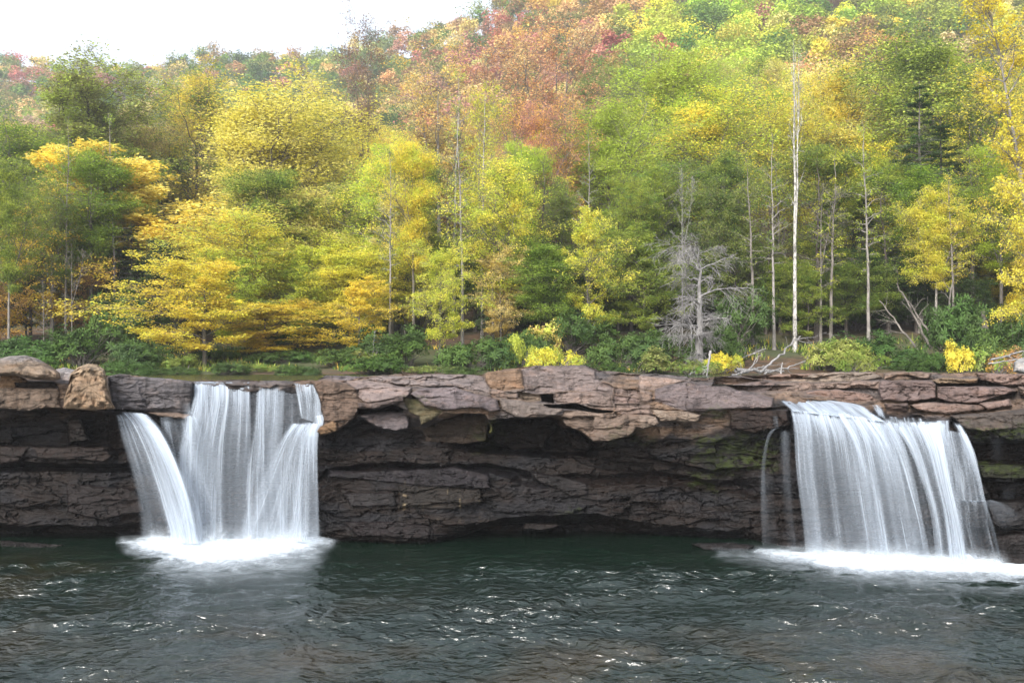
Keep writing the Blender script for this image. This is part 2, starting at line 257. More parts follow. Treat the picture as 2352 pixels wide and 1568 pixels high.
# polygon, offset at centre, slope per px in x, slope per px in y, colour, extra wetness
PATCH = [
 (r1([(0,335),(370,340),(360,400),(380,465),(150,470),(0,468)]), .12, 0, .001, (.20,.15,.115), None),
 (r1([(0,245),(110,250),(170,290),(120,330),(0,335)]), -.05, 0, .003, TAN, None),
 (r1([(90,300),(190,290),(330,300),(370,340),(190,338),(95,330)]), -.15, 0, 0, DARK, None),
 (r1([(670,262),(740,238),(830,262),(990,265),(1080,282),(1190,300),(1180,488),(960,490),(860,470),(715,465),(690,420)]), -.35, -.0015, -.002, (.145,.14,.155), .45),
 (r1([(900,490),(1100,488),(1180,500),(1170,530),(1100,528),(980,518)]), -.32, 0, .006, (.20,.15,.12), .5),
 (r1([(0,690),(180,700),(120,800),(0,810)]), -.25, 0, .002, (.075,.052,.046), 1),
 (r1([(190,700),(640,700),(690,760),(640,790),(480,775),(240,780)]), -.2, 0, .004, (.085,.06,.052), 1),
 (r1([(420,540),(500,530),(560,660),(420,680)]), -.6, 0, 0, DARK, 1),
 (r1([(420,930),(600,940),(840,960),(900,1100),(620,1150),(420,1100)]), -.35, 0, .002, (.06,.045,.045), 1),
 (r1([(0,1280),(150,1285),(330,1300),(480,1310),(300,1330),(120,1335),(0,1345)]), .25, 0, .01, (.06,.05,.05), 1),
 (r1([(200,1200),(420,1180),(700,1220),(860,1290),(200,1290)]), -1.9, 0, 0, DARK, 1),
 (r1([(1150,545),(1600,545),(1700,560),(1640,640),(1200,650)]), -.8, 0, .003, (.06,.06,.065), 1),
 (r1([(1600,915),(1810,915),(1830,960),(1600,970)]), -.3, 0, .002, WETG, 1),
 (r1([(1980,290),(2146,290),(2146,560),(2020,600),(1995,480)]), 0, 0, .001, (.17,.11,.085), .3),
 # middle
 (r2([(0,190),(130,183),(330,185),(380,200),(300,228),(130,222),(20,225)]), -1.9, 0, .02, (.17,.15,.16), None),
 (r2([(130,225),(290,232),(380,226),(560,246),(705,282),(690,325),(600,352),(520,367),(400,374),(350,340),(345,300),(270,262)]), -.2, 0, .024, (.30,.24,.225), None),
 (r2([(40,225),(270,240),(345,290),(350,340),(400,380),(400,400),(340,420),(330,480),(210,560),(120,600),(115,520),(105,400),(60,290)]), .05, 0, .002, (.15,.105,.08), None),
 (r2([(60,580),(90,545),(180,495),(208,512),(200,570),(150,592),(95,606)]), .4, 0, 0, TAN, None),
 (r2([(345,376),(520,368),(600,352),(692,322),(655,372),(600,392),(520,402),(470,422),(345,416)]), .35, 0, 0, (.14,.11,.105), None),
 (r2([(640,200),(740,190),(880,180),(1150,185),(1200,200),(1240,250),(1240,310),(1130,290),(1000,262),(860,270),(700,262),(520,240),(400,225),(480,200)]), -1.5, 0, .02, (.24,.205,.20), None),
 (r2([(692,318),(760,290),(900,278),(1010,266),(1110,300),(1200,330),(1290,355),(1312,430),(1240,442),(1180,415),(1100,410),(1000,427),(930,427),(860,406),(800,396),(740,352)]), .2, 0, .010, (.165,.14,.15), None),
 (r2([(650,345),(742,354),(800,402),(860,412),(935,432),(860,490),(775,530),(762,470),(700,440),(660,380)]), .0, 0, .001, OLIVE, .4),
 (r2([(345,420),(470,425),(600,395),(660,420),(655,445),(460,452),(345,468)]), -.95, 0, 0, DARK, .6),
 (r2([(350,472),(460,450),(560,440),(660,442),(690,480),(690,552),(600,572),(520,560),(430,520)]), -.15, 0, .008, (.13,.115,.125), .4),
 (r2([(790,560),(930,490),(1060,455),(1200,460),(1240,520),(1220,640),(1060,660),(960,660),(800,640)]), -.85, .001, .002, (.085,.062,.045), .7),
 (r2([(1235,585),(1250,510),(1290,500),(1300,540),(1260,590)]), -.3, 0, 0, (.14,.15,.03), .4),
 (r2([(1300,348),(1460,363),(1600,380),(1745,400),(1735,440),(1680,472),(1560,487),(1420,482),(1320,420)]), .18, 0, .006, (.19,.16,.145), None),
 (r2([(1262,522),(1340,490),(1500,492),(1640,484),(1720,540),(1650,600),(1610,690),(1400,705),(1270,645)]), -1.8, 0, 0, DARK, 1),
 (r2([(1216,165),(1290,153),(1440,148),(1462,190),(1482,290),(1400,292),(1330,302),(1250,282),(1212,230)]), -.75, 0, .002, (.27,.18,.12), None),
 (r2([(1250,290),(1340,300),(1350,350),(1300,350),(1250,340)]), -.45, 0, .002, (.25,.19,.16), None),
 (r2([(1450,150),(1560,122),(1740,122),(1880,128),(1962,165),(1965,230),(2080,270),(2080,320),(1950,310),(1700,302),(1600,320),(1482,296),(1462,190)]), -.95, 0, .008, (.20,.165,.16), None),
 (r2([(1425,305),(1600,325),(1590,370),(1480,360),(1425,345)]), -.5, 0, .004, (.27,.21,.16), None),
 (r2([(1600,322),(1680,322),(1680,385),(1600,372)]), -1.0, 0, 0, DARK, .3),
 (r2([(1688,310),(1960,312),(2078,322),(2076,400),(1920,386),(1850,395),(1690,384)]), -.3, 0, .003, (.24,.185,.165), None),
 (r2([(2084,272),(2240,290),(2350,330),(2350,365),(2086,320)]), -.55, 0, .006, (.26,.20,.18), None),
 (r2([(2084,325),(2330,362),(2340,380),(2200,384),(2082,384)]), -.3, 0, .004, (.23,.17,.155), None),
 (r2([(2088,392),(2330,390),(2352,460),(2230,466),(2150,462),(2092,430)]), -.15, 0, .003, (.25,.19,.165), None),
 (r2([(1900,390),(2078,402),(2084,432),(1930,432)]), -.2, 0, .003, (.22,.17,.15), None),
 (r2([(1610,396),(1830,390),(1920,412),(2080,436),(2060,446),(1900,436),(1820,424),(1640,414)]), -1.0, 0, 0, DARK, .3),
 (r2([(1750,432),(1900,430),(2150,464),(2352,470),(2352,530),(2240,552),(2200,600),(2050,640),(1950,642),(1860,580),(1760,540),(1722,480)]), .08, 0, .004, (.20,.15,.12), None),
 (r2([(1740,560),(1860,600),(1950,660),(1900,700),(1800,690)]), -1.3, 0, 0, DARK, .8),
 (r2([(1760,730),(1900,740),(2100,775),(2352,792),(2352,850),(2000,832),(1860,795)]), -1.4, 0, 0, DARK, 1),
 (r2([(1520,852),(1720,880),(1900,932),(1912,1010),(1780,1020),(1700,960),(1540,902)]), -.5, 0, .003, (.075,.065,.068), 1),
 (r2([(150,830),(500,850),(1000,810),(1240,870),(1250,960),(1100,960),(900,950),(640,930),(400,900),(150,880)]), -.25, 0, .006, (.075,.066,.078), 1),
 (r2([(620,940),(1180,965),(1200,1060),(1000,1100),(640,1080)]), -.12, 0, .003, (.085,.07,.058), 1),
 (r2([(250,990),(600,990),(620,1080),(300,1080)]), -.12, 0, .003, (.08,.072,.075), 1),
 (r2([(250,1190),(700,1190),(880,1210),(860,1310),(700,1300),(350,1290)]), .0, 0, .002, (.06,.045,.048), 1),
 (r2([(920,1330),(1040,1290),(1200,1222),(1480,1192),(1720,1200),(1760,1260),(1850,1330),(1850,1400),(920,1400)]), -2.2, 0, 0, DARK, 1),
 (r2([(1480,1195),(1700,1190),(1740,1210),(1600,1250),(1470,1240)]), -.6, 0, .004, (.07,.055,.05), 1),
 # right
 (r3([(95,260),(300,213),(530,250),(640,280),(820,310),(822,372),(600,382),(400,395),(280,396),(90,330)]), -.2, 0, .006, (.15,.125,.13), None),
 (r3([(0,175),(200,195),(300,212),(180,235),(90,262),(0,255)]), -.9, 0, .010, (.30,.23,.20), None),
 (r3([(0,262),(75,275),(80,340),(0,360)]), -.2, 0, .002, (.24,.18,.15), None),
 (r3([(70,380),(300,397),(372,420),(360,456),(280,466),(120,452)]), .08, 0, .003, (.24,.19,.15), None),
 (r3([(0,420),(100,425),(118,470),(20,500),(0,500)]), .25, 0, .006, (.27,.21,.17), None),
 (r3([(540,388),(900,388),(920,480),(850,500),(700,532),(560,502)]), -.1, 0, .001, RED, .9),
 (r3([(440,240),(470,180),(650,198),(760,213),(640,230),(530,236)]), -3.2, 0, .01, (.26,.19,.155), None),
 (r3([(530,237),(760,213),(832,226),(760,280),(600,272)]), -2.5, 0, .008, (.18,.14,.135), None),
 (r3([(860,215),(1000,190),(1130,142),(1250,140),(1420,160),(1480,190),(1400,205),(1140,211),(1000,216)]), -3.6, 0, .02, PALE, None),
 (r3([(600,180),(860,165),(1060,160),(1000,190),(860,213),(700,200)]), -3.8, 0, .01, (.28,.19,.15), None),
 (r3([(770,270),(850,225),(980,216),(1150,215),(1300,210),(1468,212),(1468,265),(1300,255),(1130,250),(1000,277)]), -2.7, 0, .006, (.26,.195,.165), None),
 (r3([(1020,275),(1200,256),(1400,290),(1450,330),(1300,336),(1150,305),(1020,292)]), -2.2, 0, .005, (.24,.165,.14), None),
 (r3([(1470,210),(1780,205),(1808,230),(1808,310),(1700,336),(1470,322),(1450,270)]), -1.9, 0, .003, (.18,.135,.13), None),
 (r3([(1815,240),(2080,235),(2230,242),(2310,270),(2200,302),(2060,342),(1900,336),(1815,312)]), -1.7, 0, .003, (.20,.145,.135), None),
 (r3([(1490,160),(1700,150),(1780,165),(1760,200),(1490,205)]), -3.6, 0, .01, (.27,.2,.16), None),
 (r3([(1780,205),(1850,188),(2070,188),(2060,215),(1900,226),(1812,226)]), -2.7, 0, .008, (.32,.23,.15), None),
 (r3([(2060,160),(2400,158),(2400,230),(2230,236),(2080,200)]), -3.0, 0, .006, (.26,.185,.16), None),
 (r3([(2316,240),(2500,240),(2500,300),(2330,290)]), -1.6, 0, .004, (.22,.16,.13), None),
 (r3([(1500,345),(1640,340),(1642,396),(1520,401)]), -1.3, 0, .002, (.12,.09,.085), .4),
 (r3([(1650,350),(1800,335),(2100,352),(2110,380),(1900,411),(1700,386)]), -1.1, 0, .005, (.24,.17,.145), None),
 (r3([(2070,340),(2260,318),(2282,360),(2120,380)]), -1.0, 0, .008, (.26,.19,.17), None),
 (r3([(1900,420),(2100,400),(2500,370),(2500,480),(2240,502),(2100,522),(2000,502)]), -.2, 0, .012, (.17,.14,.12), .6),
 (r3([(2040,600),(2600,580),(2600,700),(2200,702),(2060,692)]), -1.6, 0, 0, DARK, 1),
 (r3([(2060,712),(2600,720),(2600,810),(2100,802)]), -.4, 0, .004, (.04,.045,.02), 1),
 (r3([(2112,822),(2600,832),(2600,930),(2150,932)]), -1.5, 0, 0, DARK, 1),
 (r3([(1940,942),(2110,950),(2130,1100),(2010,1110),(1950,1020)]), -.15, 0, .002, (.05,.045,.048), 1),
 (r3([(2130,942),(2600,942),(2600,1120),(2160,1120)]), -.35, 0, .003, (.05,.045,.048), 1),
 (r3([(2180,1150),(2600,1130),(2600,1330),(2210,1330)]), .05, 0, .006, (.07,.06,.06), 1),
 (r3([(300,1200),(560,1195),(700,1215),(660,1245),(400,1245)]), .1, 0, .01, (.06,.055,.058), 1),
]
MOSSY = [(r3([(330,560),(560,540),(830,560),(820,740),(480,790),(330,680)]), .8), (r3([(2000,480),(2400,470),(2400,570),(2040,560)]), .8),
 (r3([(2080,715),(2500,725),(2500,780),(2100,775)]), .9), (r3([(400,390),(540,390),(540,440),(420,450)]), .7), (r2([(640,340),(760,340),(820,410),(700,440)]), .5),
 (r2([(1100,560),(1320,500),(1340,700),(1150,700)]), .45), (r2([(2000,560),(2352,540),(2352,640),(2080,640)]), .4), (r3([(320,780),(470,770),(470,900),(330,850)]), .7), (r2([(1700,1110),(1840,1110),(1820,1160),(1700,1150)]), .5)]
def pdist(poly, x, y):
    """signed distance to a polygon, positive inside"""
    P = np.array(poly); Q = np.roll(P, -1, 0)
    d = np.full(x.shape, 1e9); ins = np.zeros(x.shape, bool)
    for (ax, ay), (bx, by) in zip(P, Q):
        ex, ey = bx-ax, by-ay
        t = np.clip(((x-ax)*ex+(y-ay)*ey)/(ex*ex+ey*ey+1e-9), 0, 1)
        d = np.minimum(d, (x-ax-t*ex)**2+(y-ay-t*ey)**2)
        c = (ay > y) != (by > y)
        ins ^= c & (x < (bx-ax)*(y-ay)/(by-ay+1e-12)+ax)
    return np.where(ins, 1, -1)*np.sqrt(d)
def blocks(x, y, thick, length, seed):
    """bedded blocks: returns offset hash, tilt hash, distance to the nearest joint"""
    rg = np.random.RandomState(seed)
    b = np.cumsum(rg.uniform(.6, 1.5, 400)*thick)+780
    li = np.searchsorted(b, y)-1; li = np.clip(li, 0, 398)
    dy = np.minimum(y-b[li], b[li+1]-y)
    xo = _hash(li, li*0+3, seed)*length
    xx = (x+xo)/length; ci = np.floor(xx).astype(np.int64)
    j0 = ci+(_hash(li, ci, seed+5)-.5)*.7; j1 = ci+1+(_hash(li, ci+1, seed+5)-.5)*.7
    lo = xx < j0; hi = xx > j1
    ci = np.where(lo, ci-1, np.where(hi, ci+1, ci))
    j0 = ci+(_hash(li, ci, seed+5)-.5)*.7; j1 = ci+1+(_hash(li, ci+1, seed+5)-.5)*.7
    dx = np.minimum(xx-j0, j1-xx)*length
    return _hash(li, ci, seed+9)-.5, (_hash(li, ci, seed+11)-.5)*(xx-ci-.5), np.minimum(np.abs(dx), np.abs(dy)), (y-b[li])/(b[li+1]-b[li])
def build_ledge():
    px = np.arange(-750, 3250, 2.0); nc = len(px); nr = 330
    ks = sorted(COLS); A = np.array([COLS[k] for k in ks], float)      # (ncol,12,2)
    rows = np.stack([np.interp(px, ks, A[:, k, 0]) for k in range(12)]); offs = np.stack([np.interp(px, ks, A[:, k, 1]) for k in range(12)])
    rim = rows[0] + fbm(px/70., px*0, 3, 4)*4.0 + fbm(px/14., px*0+5, 8, 3)*1.3
    bot = rows[-1]+26
    v = np.linspace(0, 1, nr)[:, None]
    PX = np.broadcast_to(px, (nr, nc)).copy(); PY = rim[None]+(bot-rim)[None]*v
    wx = PX+fbm(PX/38, PY/26, 21, 4)*9; wy = PY+fbm(PX/60, PY/40, 31, 5)*9+fbm(PX/11, PY/9, 33, 3)*1.6
    P = np.zeros((nr, nc)); col = np.zeros((nr, nc, 3))
    offs = np.where(offs < -.15, offs*1.0, offs)
    deep = np.array([1, 1, 1, 1.7, 1.7, 1.1, 1.1, 1.7, 1.2, 1.1, 1.6, 1.6])[:, None]; offs = offs*deep
    for j in range(nc):
        P[:, j] = np.interp(wy[:, j], rows[:, j], offs[:, j])
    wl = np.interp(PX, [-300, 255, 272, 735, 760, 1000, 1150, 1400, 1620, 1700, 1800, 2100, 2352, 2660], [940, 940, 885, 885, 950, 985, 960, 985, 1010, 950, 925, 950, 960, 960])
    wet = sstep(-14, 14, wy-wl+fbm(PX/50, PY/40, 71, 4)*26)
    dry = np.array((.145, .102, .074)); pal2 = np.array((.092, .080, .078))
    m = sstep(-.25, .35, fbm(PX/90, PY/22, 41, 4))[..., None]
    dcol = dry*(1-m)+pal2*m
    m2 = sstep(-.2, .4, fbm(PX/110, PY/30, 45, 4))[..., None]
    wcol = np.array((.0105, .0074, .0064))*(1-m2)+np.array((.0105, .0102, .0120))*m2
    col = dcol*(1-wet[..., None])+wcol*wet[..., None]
    soft = np.ones((nr, nc))
    for poly, o, gx, gy, c, wt in PATCH:
        a = np.array(poly); x0, y0 = a.min(0)-14; x1, y1 = a.max(0)+14; cx, cy = a.mean(0)
        s = (PX > x0) & (PX < x1) & (PY > y0) & (PY < y1)
        if not s.any(): continue
        ex, ey = wx[s]*.55+PX[s]*.45, wy[s]*.45+PY[s]*.55
        d = pdist(poly, ex, ey)
        t = sstep(-1.2, 1.6, d); rim_b = np.clip(1-np.maximum(d, 0)/7., 0, 1)**2*.06
        val = o+gx*(ex-cx)+gy*(ey-cy)-rim_b
        P[s] = P[s]*(1-t)+val*t
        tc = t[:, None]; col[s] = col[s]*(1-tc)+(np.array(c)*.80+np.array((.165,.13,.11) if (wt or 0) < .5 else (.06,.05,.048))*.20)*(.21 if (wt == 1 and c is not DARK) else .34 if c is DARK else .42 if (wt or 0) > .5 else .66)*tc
        if wt is None: wt = 0
        wet[s] = wet[s]*(1-t)+wt*t
        if o > -1.3: soft[s] = soft[s]*(1-t)+(.42 if cy < 960 else .75)*t
    for poly, k in MOSSY:
        d = pdist(poly, wx, wy); t = sstep(-12, 14, d+fbm(PX/16, PY/10, 91, 4)*26)*k
        t = t*sstep(-.1, .35, fbm(PX/9, PY/6, 95, 3)+.2)
        col = col*(1-t[..., None])+np.array(MOSS)*t[..., None]
    # mineral streaks, running down the wet face
    st = sstep(.25, .6, fbm(PX/7, PY/60, 101, 3))*sstep(0, 30, pdist(r2([(560,900),(1220,930),(1200,1180),(620,1190)]), PX, PY)+6)*sstep(-.1,.3,fbm(PX/40,PY/14,105,3))
    col = col*(1-.75*st[..., None])+np.array((.27, .22, .14))*.75*st[..., None]
    lum = col.mean(2, keepdims=True); col = np.clip(col+(col-lum)*.05, .004, 1)
    # bedding and joints
    for th, ln, am, sd, gr in ((42, 230, .26, 5, .06), (19, 110, .15, 6, .045), (8, 60, .055, 7, .02)):
        bx = PX+fbm(PX/70, PY/50, 50+sd, 4)*60; by = PY+fbm(PX/150, PY/60, 60+sd, 5)*44+.035*(PX-1200)*(sd % 2)
        ho, ti, dj, fy = blocks(bx, by, th, ln, sd)
        act = sstep(-.25, .35, fbm(PX/(ln*1.1), PY/(th*1.6), 400+sd, 3)+.05)
        amp = am*soft*(.25+.9*act)
        P += ho*amp + ti*amp*1.3 + (fy-.5)*amp*.35
        P -= gr*soft*act*np.clip(1-dj/2.4, 0, 1)
    cr = np.abs(fbm(PX/70, PY/22, 111, 5))
    P -= .10*np.clip(1-cr/.035, 0, 1)*soft
    P += fbm(PX/30, PY/15, 115, 5)*.09*(.5+.5*soft)+fbm(PX/7, PY/4, 119, 4)*.025
    P[0] = offs[0]+fbm(px/60., px*0, 3, 3)*.4
    Y = Y0(PX)-P
    X = (PX-1176)/F*Y; Z = H+(HZ-PY)/F*Y
    # the top runs back from the rim to the river bed
    back = []; bcol = []; nb = 60
    for i in range(nb, 0, -1):
        t = i/nb
        yb = Y[0]+(52-Y[0])*t**1.5
        x = (px-1176)/F*Y[0]*(1+.75*t**1.5)
        hump = fbm(x/2.2, yb/3.0, 131, 5)*.22*min(1, t*6)
        z = Z[0]-.02-.45*sstep(0, .5, t)+hump*.6
        back.append(np.stack([x, yb, z], 1)); bcol.append(np.broadcast_to(np.array((.24, .20, .18)), (nc, 3)))
    V = np.stack([X, Y, Z], 2)
    V = np.concatenate([np.array(back), V], 0); col = np.concatenate([np.array(bcol), col], 0)
    wet = np.concatenate([np.zeros((nb, nc)), wet], 0)
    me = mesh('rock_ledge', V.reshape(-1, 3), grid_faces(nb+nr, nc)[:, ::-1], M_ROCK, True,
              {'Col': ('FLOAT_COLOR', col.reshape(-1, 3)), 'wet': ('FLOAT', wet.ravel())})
    tag(obj('rock_ledge', me), kind='structure')
    return me
build_ledge()
def rock_mesh(name, poly, Y, depth, col, seed, top=None, wet=0, power=.55, rough=1.0):
    """a boulder whose front outline follows the polygon, rounded backwards to a real thickness"""
    P = np.array(poly); c = P.mean(0)
    th = np.linspace(0, 2*np.pi, 121)[:-1]
    Q = np.roll(P, -1, 0); rr = []
    for t in th:
        d = np.array((math.cos(t), math.sin(t))); best = 1
        for a, b in zip(P, Q):
            e = b-a; den = d[0]*e[1]-d[1]*e[0]
            if abs(den) < 1e-9: continue
            w = a-c; s = (w[0]*e[1]-w[1]*e[0])/den; u = (w[0]*d[1]-w[1]*d[0])/den
            if s > 0 and -1e-6 <= u <= 1+1e-6: best = max(best, s)
        rr.append(best)
    rr = np.array(rr); ph = np.linspace(0, np.pi, 61)
    TH, PH = np.meshgrid(th, ph)
    RR = np.broadcast_to(rr, TH.shape)
    s = np.sin(PH)**power; cc = np.sign(np.cos(PH))*np.abs(np.cos(PH))**.8
    px = c[0]+np.cos(TH)*RR*s; py = c[1]+np.sin(TH)*RR*s
    n = fbm(px/22+seed, py/18+cc*2, seed, 5)
    ho, ti, dj, fy = blocks(px+cc*30, py+n*6, 26, 60, seed)
    n = n+fbm(px/6+seed, py/5+cc*3, seed+4, 4)*.22; dy = -cc*depth*.5 - (n*.14+ho*.07)*rough*np.where(cc > 0, 1, .4)*np.minimum(1, s*1.3)
    # tilt back towards the top so the crest catches the sky
    tt = (c[1]-py)/max(1, (c[1]-P[:, 1].min()))
    dy += np.clip(tt, -1, 1)*.18*depth
    Yv = Y+dy+depth*.5
    X = (px-1176)/F*Yv; Z = H+(HZ-py)/F*Yv
    nr, nc = TH.shape
    V = np.stack([X, Yv, Z], 2)
    o = V.reshape(-1, 3); base = np.array([o[:, 0].mean(), o[:, 1].mean(), o[:, 2].min()])
    i = np.arange(nr-1)[:, None]*nc; j = np.arange(nc)[None]
    f = np.stack([i+j, i+(j+1) % nc, i+nc+(j+1) % nc, i+nc+j], 2).reshape(-1, 4)
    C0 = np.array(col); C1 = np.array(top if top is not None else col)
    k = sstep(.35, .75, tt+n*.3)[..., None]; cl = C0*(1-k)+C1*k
    me = mesh(name, o-base, f, M_ROCK, True, {'Col': ('FLOAT_COLOR', cl.reshape(-1, 3)), 'wet': ('FLOAT', np.full(len(o), float(wet)))})
    return me, base
def boulder(poly, Y, depth, col, seed, label, **kw):
    me, b = rock_mesh('boulder', poly, Y, depth, col, seed, **kw)
    o = obj('boulder', me, loc=b); tag(o, label, 'boulder', 'boulders lying on the rock ledge'); return o
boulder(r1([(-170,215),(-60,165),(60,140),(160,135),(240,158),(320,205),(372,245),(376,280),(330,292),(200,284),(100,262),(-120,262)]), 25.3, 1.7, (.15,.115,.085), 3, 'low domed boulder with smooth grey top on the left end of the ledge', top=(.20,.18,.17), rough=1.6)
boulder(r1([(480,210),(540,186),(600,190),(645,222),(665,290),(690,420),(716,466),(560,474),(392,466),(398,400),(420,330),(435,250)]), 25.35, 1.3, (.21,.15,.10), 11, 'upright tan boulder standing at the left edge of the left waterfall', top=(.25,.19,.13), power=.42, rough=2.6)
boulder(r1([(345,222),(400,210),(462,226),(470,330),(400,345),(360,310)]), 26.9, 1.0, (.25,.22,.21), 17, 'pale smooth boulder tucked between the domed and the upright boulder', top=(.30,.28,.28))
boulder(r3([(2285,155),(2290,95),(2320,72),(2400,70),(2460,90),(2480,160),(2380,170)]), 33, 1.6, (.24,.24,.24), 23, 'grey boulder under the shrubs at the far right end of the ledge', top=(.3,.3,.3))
# ================================================================ water
def Ywater(py): return H*F/(py-HZ)
def build_water():
    ys = np.concatenate([np.linspace(-6, 11, 40)[:-1], np.linspace(11, 17, 150)[:-1], np.linspace(17, 29.0, 260)])
    n = 900
    Y = np.broadcast_to(ys[:, None], (len(ys), n))
    X = np.linspace(-1, 1, n)[None]*(10+Y*.62)
    px = 1176+X/np.maximum(Y, 1)*F
    py = HZ+H*F/np.maximum(Y, 1)
    chop = sstep(26.2, 21.0, Y)*.85+.18
    chop = np.maximum(chop, .9*np.exp(-((px-520)/300)**2)*sstep(1250, 1290, py)); chop = np.maximum(chop, .9*sstep(1650, 1900, px)*sstep(1270, 1300, py))
    chop *= .45+1.1*vn(X/3.2, Y/1.5, 8)
    wxx = X+fbm(X/1.9, Y/1.3, 211, 2)*.8; wyy = Y+fbm(X/2.1, Y/1.1, 213, 2)*.5
    Z = (fbm(wxx/.95, wyy/.42, 201, 2, .5)*.085+fbm(wxx/.40, wyy/.26, 203, 2)*.05+fbm(X/2.6, Y/1.6, 207, 2)*.09)*chop
    sh = sstep(1330, 1500, py)*sstep(-.2, .5, fbm(X/4, Y/2, 77, 2)+.25); sh = np.maximum(sh, sstep(420, 60, px)*sstep(1250, 1300, py)*.7)
    V = np.stack([X, Y, Z], 2).reshape(-1, 3)
    me = mesh('water', V, grid_faces(len(ys), n), M_WATER, True, {'chop': ('FLOAT', chop.ravel()), 'shallow': ('FLOAT', sh.ravel())})
    tag(obj('water', me), kind='structure')
    # the river above the ledge
    g = np.stack(np.meshgrid(np.linspace(-40, 40, 80), np.linspace(27.6, 54, 40)), 2).reshape(-1, 2)
    V = np.concatenate([g, np.full((len(g), 1), 4.12)], 1); V[:, 2] += fbm(g[:, 0], g[:, 1], 5)*.02
    me = mesh('river', V, grid_faces(40, 80), M_WATER, True, {'chop': ('FLOAT', np.ones(len(V))*.5), 'shallow': ('FLOAT', np.zeros(len(V)))})
    tag(obj('river', me), kind='structure')
build_water()
# ---------------------------------------------------------------- falling water
def smooth_path(pts, n):
    P = np.array(pts, float); t = np.linspace(0, 1, len(P)); s = np.linspace(0, 1, n)
    # Catmull-Rom through the knots
    Q = np.vstack([2*P[0]-P[1], P, 2*P[-1]-P[-2]]); out = []
    for u in s:
        k = min(int(u*(len(P)-1)), len(P)-2); f = u*(len(P)-1)-k
        a, b, c, d = Q[k], Q[k+1], Q[k+2], Q[k+3]
        out.append(.5*((2*b)+(-a+c)*f+(2*a-5*b+4*c-d)*f*f+(-a+3*b-3*c+d)*f**3))
    return np.array(out)
_sd = [0]
def sheet(name, parent, L, Rr, offs, dens, fade=(.08, .08), ends=(.03, .0), fold=.05, layers=1, gap=.07, nv=90):
    """ribbon of falling water between a left and a right path; offs and dens run from the lip to the foot"""
    for q in range(layers):
        _sd[0] += 1; sd = _sd[0]
        Lp = smooth_path(L, nv); Rp = smooth_path(Rr, nv)
        w = np.abs(Rp[:, 0]-Lp[:, 0]).mean(); nu = max(12, int(w/1.6))
        u = np.linspace(0, 1, nu)[None]; v = np.linspace(0, 1, nv)[:, None]
        uj = u + (q*.013)
        px = Lp[:, :1]*(1-u)+Rp[:, :1]*u; py = Lp[:, 1:]*(1-u)+Rp[:, 1:]*u
        o = np.interp(v, np.linspace(0, 1, len(offs)), offs)+fold*fbm(u*w/14, v*1.2, sd, 3)*(.3+v)+q*gap*(.2+v)
        D = np.interp(v, np.linspace(0, 1, len(dens)), dens)*np.ones_like(u)
        D = D*(.84 if 'curtain' in name else .88 if name in ('water_veil', 'water_plume', 'water_strand') else .94)
        D = D*(.62+.7*vn(u*w/16, v*1.3, sd+50))
        D = D*(1-.9*sstep(.0, .9, vn(u*w/5, v*0, sd+80)*1.6-.5)*(1-sstep(0, .05, v)))
        e = np.ones_like(D)
        if fade[0] > 0: e = e*sstep(0, fade[0], u)
        if fade[1] > 0: e = e*sstep(0, fade[1], 1-u)
        if ends[0] > 0: e = e*sstep(0, ends[0], v)
        if ends[1] > 0: e = e*sstep(0, ends[1], 1-v)
        Y = Y0(px)-o
        V = np.stack([(px-1176)/F*Y, Y, H+(HZ-py)/F*Y], 2).reshape(-1, 3)-np.array(parent.location)
        fl = np.stack([np.broadcast_to(u*w*.0114, px.shape)+sd*3.7, np.broadcast_to(v*4, px.shape)+sd*1.3, px*0], 2).reshape(-1, 3)
        me = mesh(name, V, grid_faces(nv, nu), M_FALL, True, {'flow': ('FLOAT_VECTOR', fl), 'dens': ('FLOAT', (D*e).ravel())})
        o_ = obj(name, me, parent)
def foam(parent, poly, soft, z=.06, mound=.05, core=None, k=1.0):
    a = np.array(poly); x0, y0 = a.min(0)-soft; x1, y1 = a.max(0)+soft*.8
    nx = int((x1-x0)/3); ny = max(20, int((y1-y0)/1.5))
    px, py = np.meshgrid(np.linspace(x0, x1, nx), np.linspace(y0, y1, ny))
    Y = Ywater(py)
    d = pdist(poly, px+fbm(px/40, py/14, 61, 4)*22, py+fbm(px/30, py/10, 63, 4)*8)
    D = sstep(-soft, soft, d)
    if core is not None: D *= .6+.5*np.exp(-((py-core)/16)**2)
    D = D*k; Z = z+mound*D*(.6+.8*vn(px/18, py/6, 67))
    V = np.stack([(px-1176)/F*Y, Y, Z], 2).reshape(-1, 3)-np.array(parent.location)
    me = mesh('foam', V, grid_faces(ny, nx), M_FOAM, True, {'dens': ('FLOAT', D.ravel())})
    obj('foam', me, parent)
def mist(parent, conv, foot, tall, off):
    """low curtain of spray standing over the foot of the fall"""
    P = smooth_path(conv(foot), 70); nv = 16; v = np.linspace(0, 1, nv)[:, None]
    px = np.broadcast_to(P[:, 0], (nv, 70)); Yf = Ywater(P[:, 1])[None]
    hgt = tall*.37/F*Yf*(.7+.6*vn(px/26, px*0, int(off*100)))
    Y = Yf+.25*v+fbm(px/30, v*2, 5)*.1; Z = .02+hgt*v
    D = (1-v)**1.3*sstep(0, .12, np.linspace(0, 1, 70))[None]*sstep(0, .12, 1-np.linspace(0, 1, 70))[None]*.62
    V = np.stack([(px-1176)/F*Yf, Y, Z], 2).reshape(-1, 3)-np.array(parent.location)
    obj('mist', mesh('mist', V, grid_faces(nv, 70), M_FOAM, True, {'dens': ('FLOAT', D.ravel())}), parent)
wl_ = empty('waterfall', (-6.6, 25.9, 0)); tag(wl_, 'left waterfall, several white plumes fanning out beside the upright tan boulder', 'waterfall')
